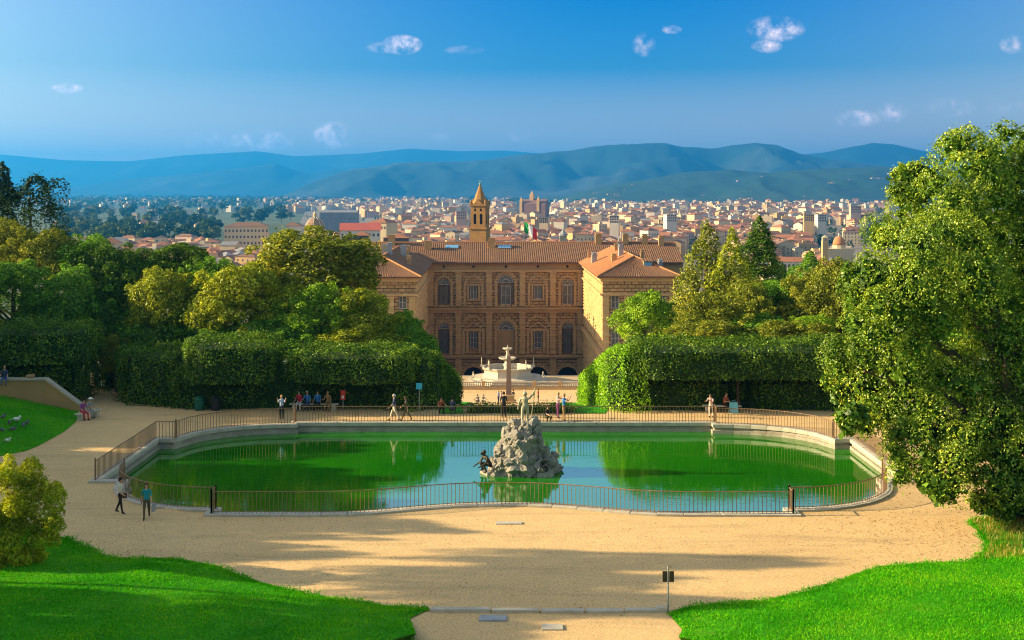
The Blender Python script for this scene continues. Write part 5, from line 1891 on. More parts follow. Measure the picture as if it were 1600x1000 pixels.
# fallen leaves blown over the gravel, thickest under the big tree
g_ = np.random.default_rng(15)
FALL = leaf_mat('fallen_leaf', (0.12, 0.06, 0.015), (0.30, 0.17, 0.03), (0.50, 0.34, 0.06), 1, .1, .02)
lx = np.concatenate([g_.uniform(-18, 20, 900), g_.normal(19, 3.5, 1600), g_.normal(-17, 2.5, 500)])
ly = np.concatenate([g_.uniform(44, 59, 900), g_.normal(56, 3.5, 1600), g_.normal(52, 2.2, 500)])
ok = (ly > 43) & ~in_poly_np(lx, ly, OUT_RING) & ~in_poly_np(lx, ly, L_POLY) & ~in_poly_np(lx, ly, R_POLY)
lp = np.column_stack([lx[ok], ly[ok], np.full(ok.sum(), .018)])
ln = np.array([0, 0, 1.0]) + rand_dirs(g_, len(lp)) * .25
ln /= np.linalg.norm(ln, axis=1, keepdims=True)
tag(link('fallen_leaves', raw_mesh('fallen_leaves', leaf_quads(g_, lp, ln, .075, .6), 4, FALL)), 'dry fallen leaves scattered on the gravel', 'leaves', kind='stuff')

# ------------------------------------------------------------------ figures
CLOTH = {}


def cloth(nme, c):
    if nme not in CLOTH: CLOTH[nme] = pm('cloth_' + nme, c, tuple(x * .8 for x in c), 9, .9, .3, 30, .01)
    return CLOTH[nme]


SKIN = pm('skin', (0.50, 0.29, 0.19), (0.44, 0.25, 0.16), 6, .6)
SHOE = cloth('shoe', (0.03, 0.025, 0.022))
C = dict(white=(.72, .70, .66), black=(.02, .02, .022), teal=(.015, .26, .33), blue=(.05, .22, .55), navy=(.05, .07, .13), red=(.50, .035, .06), tan=(.36, .22, .10), pink=(.60, .40, .38), olive=(.10, .085, .045), purple=(.25, .06, .22), jeans=(.07, .13, .28), cream=(.68, .60, .48), lightblue=(.34, .46, .62), rust=(.36, .10, .05), grey=(.30, .30, .30))
HAIR = {'dark': cloth('hair_dark', (.03, .02, .015)), 'brown': cloth('hair_brown', (.10, .055, .03)), 'grey': cloth('hair_grey', (.5, .49, .47)), 'fair': cloth('hair_fair', (.42, .27, .11)), 'hat': cloth('sun_hat', (.72, .70, .64))}


def skeleton(legs=((0, 0), (0, 0)), arms=((0, 8, 12), (0, 8, 12)), sit=False, lean=0.0, twist=0.0, hipz=None, look=0.0):
    """joints for the Skin modifier: (position, radius, parent, zone); the figure faces -Y, 1.7 m tall"""
    J = []
    def add(p, r, par, zone): J.append((Vector(p), r, par, zone)); return len(J) - 1
    hz_ = hipz if hipz is not None else (.50 if sit else .93)
    def up(h, f=0.0): return Vector((0, -math.sin(R(lean)) * h - f, hz_ + math.cos(R(lean)) * h))
    pel = add(up(0), (.135, .105), -1, 'b')
    w = add(up(.17), (.12, .09), pel, 't')
    ch = add(up(.36), (.155, .105), w, 't')
    up_ = add(up(.47), (.10, .075), ch, 't')
    nk = add(up(.545), (.052, .055), up_, 's')
    h0 = add(up(.61, .02), (.068, .078), nk, 's')
    h1 = add(up(.69, .022), (.080, .098), h0, 's')
    h2 = add(up(.755, .01), (.055, .066), h1, 's')
    add(up(.675, .125), (.012, .012), h1, 's')              # nose
    for s, (f, o, e) in zip((-1, 1), arms):
        sh = add(up(.44) + Vector((s * .175, 0, 0)), (.058, .058), up_, 't')
        d1 = Vector((s * math.sin(R(o)), -math.sin(R(f)) * math.cos(R(o)), -math.cos(R(f)) * math.cos(R(o))))
        el = add(J[sh][0] + d1 * .28, (.043, .043), sh, 't')
        f2 = f + e
        d2 = Vector((s * math.sin(R(o)) * .6, -math.sin(R(f2)) * math.cos(R(o * .6)), -math.cos(R(f2)) * math.cos(R(o * .6)))).normalized()
        wr = add(J[el][0] + d2 * .25, (.029, .029), el, 's')
        pa = add(J[wr][0] + d2 * .075, (.036, .022), wr, 's')
        side_ = d2.cross(Vector((s, .3, .1))).normalized()
        for q, (sp, L) in enumerate(((-.028, .075), (-.01, .09), (.01, .085), (.028, .065))):
            k1 = add(J[pa][0] + side_ * sp + d2 * L * .55, (.0095, .0095), pa, 's')
            add(J[pa][0] + side_ * sp + d2 * L * .95 + Vector((-s * .012, 0, 0)), (.008, .008), k1, 's')
        add(J[wr][0] + side_ * -.045 + d2 * .05, (.011, .011), wr, 's')      # thumb
    for s, (a, k) in zip((-1, 1), legs):
        hp = add(J[pel][0] + Vector((s * .088, 0, -.05)), (.092, .095), pel, 'b')
        sp = s * (.012 if not sit else .05)
        kn = add(J[hp][0] + Vector((sp, -math.sin(R(a)) * .42, -math.cos(R(a)) * .42)), (.062, .066), hp, 'b')
        b_ = a - k
        mid_ = add(J[kn][0] + Vector((0, -math.sin(R(b_)) * .17 + .012, -math.cos(R(b_)) * .17)), (.054, .056), kn, 'b')
        an = add(J[kn][0] + Vector((0, -math.sin(R(b_)) * .39, -math.cos(R(b_)) * .39)), (.040, .043), mid_, 'b')
        he = add(J[an][0] + Vector((0, .03, -.045)), (.035, .03), an, 'f')
        add(J[an][0] + Vector((s * .012, -.15, -.055)), (.036, .024), an, 'f')
    return J


BODY = {}


def body_mesh(key, **kw):
    if key in BODY: return BODY[key]
    J = skeleton(**kw)
    me = bpy.data.meshes.new('body_cage')
    me.from_pydata([j[0] for j in J], [(j[2], i) for i, j in enumerate(J) if j[2] >= 0], [])
    o = bpy.data.objects.new('body_cage', me)
    col.objects.link(o)
    o.modifiers.new('skin', 'SKIN')
    o.modifiers.new('sub', 'SUBSURF').levels = 1
    for i, j in enumerate(J):
        me.skin_vertices[0].data[i].radius = j[1]
        me.skin_vertices[0].data[i].use_root = (i == 0)
    bpy.context.view_layer.update()
    dg = bpy.context.evaluated_depsgraph_get()
    out = bpy.data.meshes.new_from_object(o.evaluated_get(dg))
    bpy.data.objects.remove(o)
    out.name = 'body'
    out.materials.clear()
    for m_ in (SKIN, SKIN, SKIN, SKIN): out.materials.append(m_)
    segs = [(J[j[2]][0] if j[2] >= 0 else j[0], j[0], j[3]) for j in J]
    zi = {'s': 0, 't': 1, 'b': 2, 'f': 3}
    for p in out.polygons:
        c = p.center
        best, bz = 1e9, 's'
        for a, b_, z in segs:
            ab = b_ - a
            t = 0 if ab.length_squared == 0 else max(0, min(1, (c - a).dot(ab) / ab.length_squared))
            d = (c - a - ab * t).length
            if d < best: best, bz = d, z
        p.material_index = zi[bz]
        p.use_smooth = True
    h1 = next(j for j in J if j[1] == (.080, .098))
    BODY[key] = (out, h1[0], min(v.co.z for v in out.vertices))
    return BODY[key]


POSE = {
    'stand': dict(legs=((4, 4), (-2, 2)), arms=((6, 9, 14), (-4, 9, 16))),
    'walk': dict(legs=((24, 6), (-20, 14)), arms=((-22, 8, 18), (24, 8, 26))),
    'stride': dict(legs=((-22, 12), (26, 4)), arms=((26, 8, 24), (-20, 8, 16)), lean=5),
    'bag': dict(legs=((14, 5), (-14, 12)), arms=((8, 10, 55), (-10, 10, 16))),
    'sit': dict(legs=((84, 82), (80, 76)), arms=((25, 10, 45), (28, 10, 40)), sit=True, lean=8),
    'sit2': dict(legs=((86, 70), (78, 88)), arms=((35, 14, 60), (20, 12, 50)), sit=True, lean=14),
    'ground': dict(legs=((105, 130), (100, 125)), arms=((45, 14, 35), (45, 14, 35)), sit=True, lean=18, hipz=.13),
    'leanon': dict(legs=((6, 6), (-10, 4)), arms=((55, 12, 45), (55, 12, 45)), lean=22),
    'photo': dict(legs=((5, 5), (-4, 4)), arms=((60, 14, 95), (60, 14, 95))),
}
HAIRM = {}


def person(label, px, py, pose, rz, top, bottom, hair='dark', z=0.0, h=1.7, at=None, group=None, name='person', zoff=0.0, long_hair=False):
    me, hd, zmin = body_mesh(pose, **POSE[pose])
    p = at if at is not None else W(px, py, z)
    s = h / 1.7
    t = thing(name, label, 'person', (p.x, p.y, p.z + zoff), R(rz), group)
    drop = -zmin if pose not in ('sit', 'sit2') else -zmin
    b_ = link('body', me, t, (0, 0, drop * s), None, s)
    for i, m_ in enumerate((SKIN, cloth(top, C[top]), cloth(bottom, C[bottom]), SHOE)):
        set_mat(b_, i, m_)
    q = MB()
    hat = hair == 'hat'
    n = 10
    vs, fs = [], []
    for i in range(7):
        a = math.pi * .62 * i / 6
        for k in range(n):
            th = 2 * math.pi * k / n
            front = max(0, -math.sin(th))
            aa = a * (1 - .42 * front)
            rr = 1.0
            x, y, zz = .098 * math.sin(aa) * math.cos(th), .118 * math.sin(aa) * math.sin(th) + .012, .128 * math.cos(aa)
            if long_hair and i >= 5 and front < .3: zz -= .12 * (i - 4); y += .02
            vs.append((hd.x + x, hd.y + y, hd.z + zz))
    for i in range(6):
        for k in range(n):
            fs.append((i * n + k, (i + 1) * n + k, (i + 1) * n + (k + 1) % n, i * n + (k + 1) % n))
    q.add(vs, fs)
    if hat:
        q.lathe([(.20, .035), (.20, .05), (.10, .06), (.098, .13), (.06, .15)], (hd.x, hd.y, hd.z), 12)
    q.build('hat' if hat else 'hair', HAIR[hair], t, True, loc=(0, 0, drop * s), scale=s)
    return t


def handbag(parent, loc, mat, s=1.0):
    q = MB(); q.box((-.05 * s, -.15 * s, 0), (.05 * s, .15 * s, .22 * s), taper=.015)
    q.tube([(0, -.11 * s, .21 * s), (0, -.07 * s, .40 * s), (0, .07 * s, .40 * s), (0, .11 * s, .21 * s)], .01, 5)
    o = q.build('handbag', mat, loc=parent.location + Vector(loc), rot=parent.rotation_euler)
    return tag(o, 'small dark handbag carried by the woman at the railing', 'bag')


wm = person('woman in pale top and black trousers walking by the curved railing', 188, 802, 'bag', 80, 'cream', 'black', 'dark', h=1.66)
handbag(wm, (.20, -.10, .74), cloth('bag_brown', (.10, .05, .03)))
tw = person('woman in teal jacket and dark trousers walking on the gravel', 229, 810, 'walk', 12, 'teal', 'olive', 'brown', h=1.66, long_hair=True)
q = MB(); q.box((-.16, -.05, 0), (.16, .05, .34), taper=.02); q.tube([(-.1, 0, .33), (-.06, 0, .47), (.06, 0, .47), (.1, 0, .33)], .01, 5)
tag(q.build('carrier_bag', cloth('grey', C['grey']), loc=tw.location + Vector((.34, -.02, .34)), rot=(0, 0, R(80))), 'grey carrier bag held by the woman in teal', 'bag')
person('fair-haired person in light blue top standing behind the far railing', 440, 655, 'photo', 10, 'lightblue', 'black', 'fair', h=1.58)
person('grey-haired man in navy top and white trousers striding along the far railing', 616, 657, 'walk', -80, 'navy', 'cream', 'grey', h=1.76)
person('walker in olive clothes following the man in white trousers', 635, 657, 'stride', -85, 'olive', 'olive', 'brown', h=1.62)
person('person in black standing with back turned beside the statue', 787, 652, 'stand', 175, 'black', 'black', 'dark', h=1.68)
person('person in pale pink top beside the one in blue', 872, 653, 'photo', 60, 'pink', 'purple', 'fair', h=1.68)
person('person in blue top and tan trousers taking a picture', 881, 657, 'photo', 70, 'blue', 'tan', 'fair', h=1.74)
person('person in dark clothes sitting on the ground by the far railing', 853, 660, 'ground', 40, 'black', 'olive', 'dark')
person('person in dark rust clothes sitting at the foot of the left avenue hedge', 688, 646, 'ground', 20, 'rust', 'black', 'dark')
person('person in grey sitting on the grass edge left of the low hedge', 705, 648, 'ground', 160, 'navy', 'black', 'dark')


def bench(label, loc, rz, L=2.4, group='garden benches'):
    t = thing('bench', label, 'bench', loc, rz, group)
    q = MB(); q.box((-L / 2, -.22, .40), (L / 2, .22, .48), taper=.012); q.build('seat', KERB, t)
    q = MB(); q.box((-.14, -.18, -.05), (.14, .18, .40)); me = q.mesh('leg', KERB)
    for s in (-1, 1): link('leg', me, t, (s * (L / 2 - .35), 0, 0))
    return t


b0 = W(491, 641)
bench('stone bench with four people under the left hedge', (b0.x, b0.y, 0), 0, 3.4)
for px, top, bot, hr, ps, who in ((468, 'red', 'white', 'brown', 'sit', 'person in red top at the left end of the bench of four'), (481, 'blue', 'navy', 'grey', 'sit2', 'person in blue, second from the left on the bench of four'),
                                  (497, 'blue', 'black', 'brown', 'sit', 'person in bright blue, third from the left on the bench of four'), (513, 'tan', 'tan', 'fair', 'sit2', 'person in tan clothes at the right end of the bench of four')):
    X = (px - 800) * b0.y / 2000
    person(who, 0, 0, ps, -4, top, bot, hr, at=Vector((X, b0.y - .05, 0)), group='people on the bench of four')
b1 = W(1128, 644)
bench('stone bench in the niche of the right hedge', (b1.x, b1.y, 0), 0, 2.6)
person('person in dark red sitting on the right bench', 0, 0, 'sit2', 40, 'rust', 'black', 'brown', at=Vector((b1.x + .15, b1.y - .05, 0)))
person('person in pale top leaning at the railing post on the right', 1111, 652, 'leanon', -20, 'pink', 'cream', 'brown', h=1.6)
p = W(1146, 645)
q = MB(); q.box((-.32, -.12, 0), (.32, .12, .72), taper=.05); q.tube([(-.14, 0, .70), (-.1, 0, .84), (.1, 0, .84), (.14, 0, .70)], .014, 5)
tag(q.build('shopping_bag', cloth('aqua', (.20, .58, .66)), loc=(p.x, p.y, 0)), 'big aqua bag standing at the end of the right bench', 'bag')
b2 = W(138, 654)
bench('stone bench with two people beside the left lawn', (b2.x, b2.y, 0), R(68), 2.2)
for k, (top, bot, hr, who) in enumerate((('purple', 'red', 'dark', 'person in purple top and red trousers on the left bench'), ('grey', 'grey', 'hat', 'person in grey with white sun hat on the left bench'))):
    person(who, 0, 0, 'sit2' if k else 'sit', 52, top, bot, hr, at=Vector((b2.x - .25 + k * .22, b2.y - .4 + k * .62, 0)))

# garden wall on the left with its sloping end
wt = thing('garden_wall', 'ochre garden wall with pale coping sloping down beside the left lawn', 'wall', (0, 0, 0))
WP = [(-50, 88.6, 2.0), (-32.2, 88.6, 2.0), (-29.5, 87.6, .42)]
q = MB(); cpm = MB()
for (xa, ya, za), (xb, yb, zb) in zip(WP[:-1], WP[1:]):
    q.add([(xa, ya - .22, -.2), (xb, yb - .22, -.2), (xb, yb + .22, -.2), (xa, ya + .22, -.2), (xa, ya - .22, za), (xb, yb - .22, zb), (xb, yb + .22, zb), (xa, ya + .22, za)], [(0, 1, 5, 4), (1, 2, 6, 5), (2, 3, 7, 6), (3, 0, 4, 7), (4, 5, 6, 7)])
    cpm.add([(xa, ya - .32, za), (xb, yb - .32, zb), (xb, yb + .32, zb), (xa, ya + .32, za), (xa, ya - .32, za + .13), (xb, yb - .32, zb + .13), (xb, yb + .32, zb + .13), (xa, ya + .32, za + .13)], [(0, 1, 5, 4), (1, 2, 6, 5), (2, 3, 7, 6), (3, 0, 4, 7), (4, 5, 6, 7), (3, 2, 1, 0)])
q.build('wall', PLASTER, wt); cpm.build('coping', KERB, wt)
person('person in jeans sitting on the garden wall at the left edge', 0, 0, 'sit', 10, 'navy', 'jeans', 'fair', at=Vector(((9 - 800) * 88.4 / 2000, 88.25, 1.66)), zoff=0)
q = MB(); q.ball((0, 0, .12), (.34, .2, .14), 8); q.ball((.2, 0, .2), (.14, .14, .1), 8)
tag(q.build('backpack', cloth('tan', C['tan']), None, True, loc=((47 - 800) * 88.6 / 2000, 88.6, 2.12)), 'tan backpack lying on the garden wall', 'bag')

# far visitors in the valley
for px, py, ps, top, bot, hr, hh, who in ((748, 632, 'ground', 'navy', 'black', 'dark', 1.7, 'seated visitor in navy on the far sand left of the obelisk'), (754, 633, 'ground', 'grey', 'black', 'brown', 1.7, 'seated visitor in grey beside the one in navy'),
                                          (779, 632, 'stand', 'lightblue', 'navy', 'fair', 1.65, 'far visitor in light blue left of the obelisk'), (783, 631, 'walk', 'pink', 'grey', 'brown', 1.65, 'far visitor in pink beside the one in light blue'),
                                          (802, 629, 'stand', 'black', 'navy', 'dark', 1.7, 'far visitor in black right of the obelisk'), (820, 624, 'walk', 'grey', 'black', 'dark', 1.7, 'far visitor in grey behind the raised arm of the statue'),
                                          (834, 629, 'stand', 'olive', 'black', 'brown', 1.3, 'child in dark clothes beside the person in red'), (841, 629, 'stand', 'red', 'olive', 'brown', 1.78, 'far visitor in red top on the sand right of the statue')):
    Y = 150.0
    while Y < 240 and 300 + 2000 * (15 - ground_z(0, Y)) / Y > py: Y += .5
    person(who, 0, 0, ps, pr.uniform(-180, 180), top, bot, hr, h=hh, at=Vector(((px - 800) * Y / 2000, Y, ground_z(0, Y) + .04)), group='far visitors in the valley')

# ------------------------------------------------------------------ rock island and statue
ROCK = pm('tufa_rock', (0.62, 0.55, 0.44), (0.33, 0.30, 0.26), 2.2, .95, 1.0, 9, .16, c3=(.52, .46, .37), island=.2)
BRONZE = pm('weathered_bronze', (0.44, 0.39, 0.27), (0.33, 0.29, 0.19), 5, .65, .4, 25, .01)
DARKB = pm('dark_bronze', (0.07, 0.06, 0.045), (0.045, 0.04, 0.03), 4, .7, .4, 18, .02)
ri = Vector((.42, 70.9, -.5))
rk = thing('rock_island', 'craggy tan rock heap rising from the middle of the pond', 'rock', ri)
rk.scale = (.84, .84, .9)


def rock_r(th, z):
    """radius of the heap in direction th at height z"""
    t = z / 3.15
    base = 1.78 * max(0, 1 - t) ** .5 + .22
    left = max(0, -math.cos(th)); right = max(0, math.cos(th))
    r = base * (1 + .04 * math.sin(3 * th + 1) + .10 * math.sin(5 * th + z * 2))
    r *= 1 + left * .10 * math.sin(min(1, max(0, t)) * math.pi) - right * .12 * t
    if z < .9: r += right * .75 * (1 - z / .9) ** .6
    return r


m = MB()
nt_, nz2 = 28, 15
for j in range(nz2 + 1):
    z = -.6 + 3.7 * j / nz2
    for i in range(nt_):
        th = 2 * math.pi * i / nt_
        r = rock_r(th, max(0, z)) * (.86 if z > 0 else .9) * (1 + .06 * math.sin(i * 2.7 + j * 1.9))
        m.v.append((r * math.cos(th) + .12 * z, r * math.sin(th) * .85, z))
m.f = [(j * nt_ + i, j * nt_ + (i + 1) % nt_, (j + 1) * nt_ + (i + 1) % nt_, (j + 1) * nt_ + i) for j in range(nz2) for i in range(nt_)] + [tuple(nz2 * nt_ + i for i in range(nt_))]
m.m = [0] * len(m.f)
m.build('core', ROCK, rk)
STONES = []
for k in range(6):
    bm = bmesh.new(); bmesh.ops.create_icosphere(bm, subdivisions=2, radius=1.0)
    g_ = random.Random(50 + k)
    for v in bm.verts:
        v.co *= 1 + .55 * fbm(v.co.x * 2.1 + k, v.co.y * 2.1 + v.co.z * 1.6, k * 2.2, 4) + g_.uniform(-.16, .16)
    me = bpy.data.meshes.new('stone'); bm.to_mesh(me); bm.free(); me.materials.append(ROCK)
    STONES.append(me)
rr_ = random.Random(61)
for k in range(300):
    z = 3.0 * rr_.random() ** 1.15
    th = rr_.uniform(0, 2 * math.pi)
    r = rock_r(th, z) * .9
    s = rr_.choice((rr_.uniform(.08, .16), rr_.uniform(.16, .30), rr_.uniform(.28, .42)))
    link('stone', STONES[k % 6], rk, (r * math.cos(th) + .12 * z, r * math.sin(th) * .85, z), (rr_.uniform(0, 6), rr_.uniform(0, 6), rr_.uniform(0, 6)), (s * rr_.uniform(.7, 1.5), s * rr_.uniform(.7, 1.2), s * rr_.uniform(.5, 1.0)))
for k in range(26):                                        # low skirt of stones at the right foot
    th = rr_.uniform(-.5, .35)
    s = rr_.uniform(.16, .34)
    link('stone', STONES[k % 6], rk, (1.9 + rr_.uniform(-.2, .45), rr_.uniform(-.7, .5), rr_.uniform(0, .95)), (rr_.uniform(0, 6), 0, rr_.uniform(0, 6)), (s, s, s * .8))
POSE['neptune'] = dict(legs=((12, 22), (-6, 4)), arms=((150, 26, 10), (-8, 14, 20)), lean=-3)
me, hd, zmin = body_mesh('neptune', **POSE['neptune'])
nz_top = 2.72
ns = thing('statue', 'weathered bronze male statue with raised arm and trident on the rock', 'statue', ri + Vector((.30, 0, nz_top)), R(172))
b_ = link('body', me, ns, (0, 0, -zmin * .98), None, (1.35, 1.35, .98))
for i in range(4): set_mat(b_, i, BRONZE)
q = MB(); q.ball(tuple(hd + Vector((0, .02, .03))), (.10, .12, .12), 8); q.ball(tuple(hd + Vector((0, -.085, -.09))), (.06, .05, .09), 7); q.build('hair_and_beard', BRONZE, ns, True, loc=(0, 0, -zmin * .98), scale=(1.35, 1.35, .98))
q = MB(); q.box((-.32, -.28, -.25), (.32, .28, .02), taper=.05); q.build('plinth', ROCK, ns)
q = MB(); q.tube([(-.56, -.12, 1.92), (-.30, -.45, .25)], .022, 6)
for s in (-1, 0, 1): q.tube([(-.30, -.45, .34), (-.30 + s * .1, -.46, .16), (-.29 + s * .1, -.47, -.04)], .016, 5)
q.build('trident', BRONZE, ns)


def reclining(label, loc, rz, s=1.0, mat=DARKB):
    """a merman-like half figure leaning on the rock"""
    t = thing('fountain_figure', label, 'statue', loc, rz)
    POSE['merman'] = dict(legs=((112, 132), (104, 128)), arms=((18, 12, 34), (24, 10, 40)), sit=True, lean=30, hipz=.15)
    me, hd, zmin = body_mesh('merman', **POSE['merman'])
    b2_ = link('body', me, t, (0, 0, -zmin * s), None, (s * 1.25, s * 1.25, s))
    for i in range(4): set_mat(b2_, i, mat)
    q = MB(); q.ball(tuple(hd + Vector((0, .02, .03))), (.10, .12, .12), 8); q.build('hair', mat, t, True, loc=(0, 0, -zmin * s), scale=s)
    q = MB(); q.box((-.5, -.5, -.5), (.5, .5, .04), taper=.1); q.build('base', ROCK, t)
    return t


reclining('dark bronze figure crouching on the left foot of the rock', ri + Vector((-1.62, -.45, .12)), R(-60), 1.1)
reclining('dark bronze figure half hidden in the right hollow of the rock', ri + Vector((1.2, -.95, .2)), R(30), .8)

# ------------------------------------------------------------------ tiered fountain on the terrace
fy = 254.5
fx = (793 - 800) * fy / 2000
ft = thing('tiered_fountain', 'pale tiered marble fountain with octagonal basin before the palace', 'fountain', (fx, fy, TZ))
q = MB()
for r0, z0, z1 in ((8.4, -.02, .3), (7.7, .3, .6), (7.0, .6, .9)): q.lathe([(r0, z0), (r0, z1)], n=8, phase=R(22.5))
q.build('steps', MARBLE, ft)
q = MB(); q.lathe([(5.3, .9), (5.0, 1.1), (4.9, 2.2), (5.3, 2.5), (5.45, 2.8), (5.0, 2.85), (4.9, 1.6), (.5, 1.6)], n=8, phase=R(22.5)); q.build('basin', MARBLE, ft)
q = MB(); q.lathe([(1.3, 1.5), (1.0, 2.0), (.7, 2.6), (.85, 3.2), (.5, 3.7), (.6, 4.1)], n=12); q.build('stem', MARBLE, ft, True)
q = MB(); q.lathe([(.5, 4.0), (1.2, 4.15), (1.72, 4.42), (1.78, 4.62), (1.62, 4.6), (1.1, 4.4), (.3, 4.35)], n=20); q.build('wide_bowl', MARBLE, ft, True)
q = MB(); q.lathe([(.45, 4.3), (.28, 4.6), (.36, 5.0), (.24, 5.5), (.34, 5.8), (.3, 6.1)], n=10); q.build('upper_stem', MARBLE, ft, True)
q = MB(); q.lathe([(.3, 6.0), (.7, 6.15), (.95, 6.35), (.98, 6.5), (.85, 6.48), (.2, 6.35), (.12, 6.6), (.05, 7.1)], n=16); q.build('top_bowl', MARBLE, ft, True)
me_s, hd_s, zm_s = body_mesh('stand', **POSE['stand'])
me_t, hd_t, zm_t = body_mesh('sit', **POSE['sit'])


def statuette(label, loc, rz, s, seated=False, group='putti of the tiered fountain'):
    t = thing('statuette', label, 'statue', loc, rz, group)
    me, hd, zm = (me_t, hd_t, zm_t) if seated else (me_s, hd_s, zm_s)
    b2_ = link('body', me, t, (0, 0, -zm * s), None, s)
    for i in range(4): set_mat(b2_, i, MARBLE)
    q = MB(); q.ball(tuple(hd + Vector((0, .02, .03))), (.11, .13, .13), 7); q.build('hair', MARBLE, t, True, loc=(0, 0, -zm * s), scale=s)
    q = MB(); q.box((-.3 * s, -.3 * s, -.4 * s), (.3 * s, .3 * s, .02)); q.build('plinth', MARBLE, t)


for k, nm in enumerate(('right', 'front right', 'front', 'front left', 'left')):
    a = -math.pi * k / 4 + 0
    statuette('small pale figure on the %s corner of the tiered fountain basin' % nm, (fx + 5.15 * math.cos(a), fy + 5.15 * math.sin(a), TZ + 3.1), a + R(90), .86)
statuette('pale seated sculpture on the terrace left of the fountain', (fx - 6.6, fy - 4.0, TZ + .6), R(-40), 1.25, True, 'terrace sculptures')
statuette('pale seated sculpture on the terrace right of the fountain', (fx + 6.9, fy - 4.0, TZ + .6), R(40), 1.25, True, 'terrace sculptures')
statuette('tan statue on the right end of the terrace balustrade', (14.2, 246.2, TZ + 1.5), R(10), 1.1, False, 'terrace sculptures')

# ------------------------------------------------------------------ small things round the pond
BINM = pm('green_bin', (.015, .12, .08), (.012, .09, .06), 3, .5)
BIN2 = pm('black_bin', (.03, .03, .032), (.02, .02, .02), 3, .6)
for px, mt, lab in ((311, BINM, 'dark green litter bin before the left hedge'), (337, BIN2, 'black litter bin beside the green one')):
    p = W(px, 641)
    t = thing('litter_bin', lab, 'bin', (p.x, p.y, 0))
    q = MB(); q.lathe([(.26, 0), (.30, .05), (.33, .75), (.30, .76)], n=14); q.build('body', mt, t)
    q = MB(); q.lathe([(.345, .74), (.345, .82), (.20, .93), (.05, .96)], n=14); q.build('lid', mt, t)
    q = MB()
    for k in range(12):
        a = 2 * math.pi * k / 12; q.cyl((.315 * math.cos(a), .315 * math.sin(a), .08), (.34 * math.cos(a), .34 * math.sin(a), .72), .016, n=4)
    q.build('slat', mt, t)
BLUE = pm('blue_sign', (.05, .42, .62), (.04, .36, .55), 2, .4)
p = W(655, 647)
t = thing('sign', 'light blue square sign on a thin post by the left hedge', 'sign', (p.x, p.y, 0))
q = MB(); q.cyl((0, 0, -.1), (0, 0, 2.1), .025, n=6); q.build('post', LEAD, t)
q = MB(); q.box((-.20, -.03, 1.68), (.20, -.015, 2.1)); q.build('plate', BLUE, t)
p = P(536, 617, 87.6)
REDB = pm('red_box', (.50, .05, .03), (.42, .04, .025), 2, .5)
t = thing('equipment_box', 'small red box with white mark fixed at the left hedge', 'box', (p.x, p.y, p.z - .33))
q = MB(); q.box((-.16, -.1, 0), (.16, .1, .66)); q.build('cabinet', REDB, t)
q = MB(); q.box((-.07, -.115, .10), (.07, -.104, .3)); q.build('mark', cloth('white', C['white']), t)
q = MB(); q.cyl((0, 0, -1.0), (0, 0, 0), .03, n=6); q.build('post', LEAD, t)
p = W(1044, 955)
SIGNB = pm('dark_board', (.06, .045, .025), (.04, .03, .018), 2, .6)
t = thing('signpost', 'thin metal post with two dark boards beside the near lawn', 'sign', (p.x, p.y, 0))
q = MB(); q.cyl((0, 0, -.1), (0, 0, 1.62), .032, n=8); q.build('post', LEAD, t)
for s in (-1, 1):
    q = MB(); q.box((s * .12 - .085, -.045, 1.06), (s * .12 + .085, -.02, 1.44)); q.build('board', SIGNB, t)
q = MB(); q.box((-.42, -.16, -.05), (-.08, .16, .17), taper=.03); tag(q.build('stone_block', KERB, loc=(p.x, p.y, 0)), 'squared stone block at the foot of the signpost', 'stone')
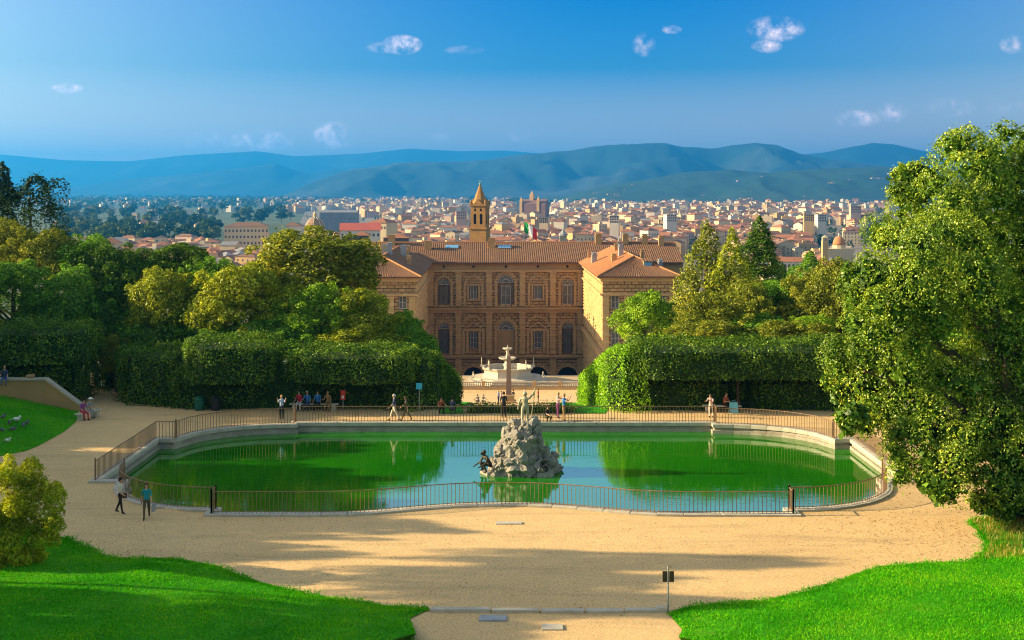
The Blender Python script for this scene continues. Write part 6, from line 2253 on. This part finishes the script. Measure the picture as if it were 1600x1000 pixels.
# stone edging between the gravel and the ramp, slab by slab
ed = thing('stone_edging', 'row of pale stone slabs crossing the path at the bottom', 'edging', (0, 45.75, 0))
xs_ = [-2.95, -.75, 1.0, 2.6, 4.0, 5.55]
ez_ = [.02, -.05, -.08, -.06, .03]
for k in range(5):
    q = MB(); q.box((xs_[k] + .02, ez_[k] - .16, -.1), (xs_[k + 1] - .02, ez_[k] + .16, .12 - .006 * k), taper=.02); q.build('slab', KERB, ed)
for (px, py, w_, d_, lab) in ((795, 818, .6, .22, 'pale stone slab let into the gravel before the pond'), (863, 981, .38, .3, 'pale stone cover in the path at the bottom'), (770, 967, .5, .3, 'grey stone cover by the edging slabs')):
    p = W(px, py)
    q = MB(); q.box((-w_, -d_, -.05), (w_, d_, .05), taper=.02); tag(q.build('stone_cover', KERB if py != 967 else LEAD, loc=(p.x, p.y, hill(p.y))), lab, 'slab')


def bird(label, px, py, mat, s=1.0, group='pigeons on the left lawn'):
    # stands on the mound: walk along the sight line until it meets the lawn
    Y = 60.0
    while Y < 90 and CAM_H - (py - 300) * Y / 2000 > mz((px - 800) * Y / 2000, Y): Y += .1
    x = (px - 800) * Y / 2000
    t = thing('pigeon', label, 'bird', (x, Y, mz(x, Y)), pr.uniform(0, 6.28), group)
    q = MB(); q.ball((0, 0, .13 * s), (.16 * s, .075 * s, .075 * s), 8); q.ball((.14 * s, 0, .23 * s), .045 * s, 7); q.tube([(.1 * s, 0, .16 * s), (.14 * s, 0, .23 * s)], [.05 * s, .035 * s], 6)
    q.add([(-.12 * s, -.04 * s, .13 * s), (-.12 * s, .04 * s, .13 * s), (-.32 * s, .05 * s, .1 * s), (-.32 * s, -.05 * s, .1 * s)], [(0, 1, 2, 3)]); q.tube([(.18 * s, 0, .23 * s), (.23 * s, 0, .22 * s)], [.012 * s, .004 * s], 4)
    q.build('body', mat, t, True)
    q = MB()
    for sg in (-1, 1): q.cyl((0, sg * .03 * s, 0), (0, sg * .03 * s, .09 * s), .008 * s, n=4)
    q.build('leg', REDB, t)


PG, PW = pm('pigeon_grey', (.12, .12, .15), (.08, .08, .1), 9, .7), pm('pigeon_white', (.75, .75, .73), (.6, .6, .6), 9, .7)
for k, (px, py, w_) in enumerate(((26, 660, 1), (12, 692, 1), (5, 655, 0), (15, 664, 0), (36, 668, 0), (20, 674, 0), (42, 664, 0), (4, 676, 0))):
    bird('white pigeon among the grey ones on the left lawn' if k == 0 else 'white pigeon alone on the slope of the left lawn' if k == 1 else 'grey pigeon on the left lawn', px, py, PW if w_ else PG, 1.6 if k == 0 else 1.2)
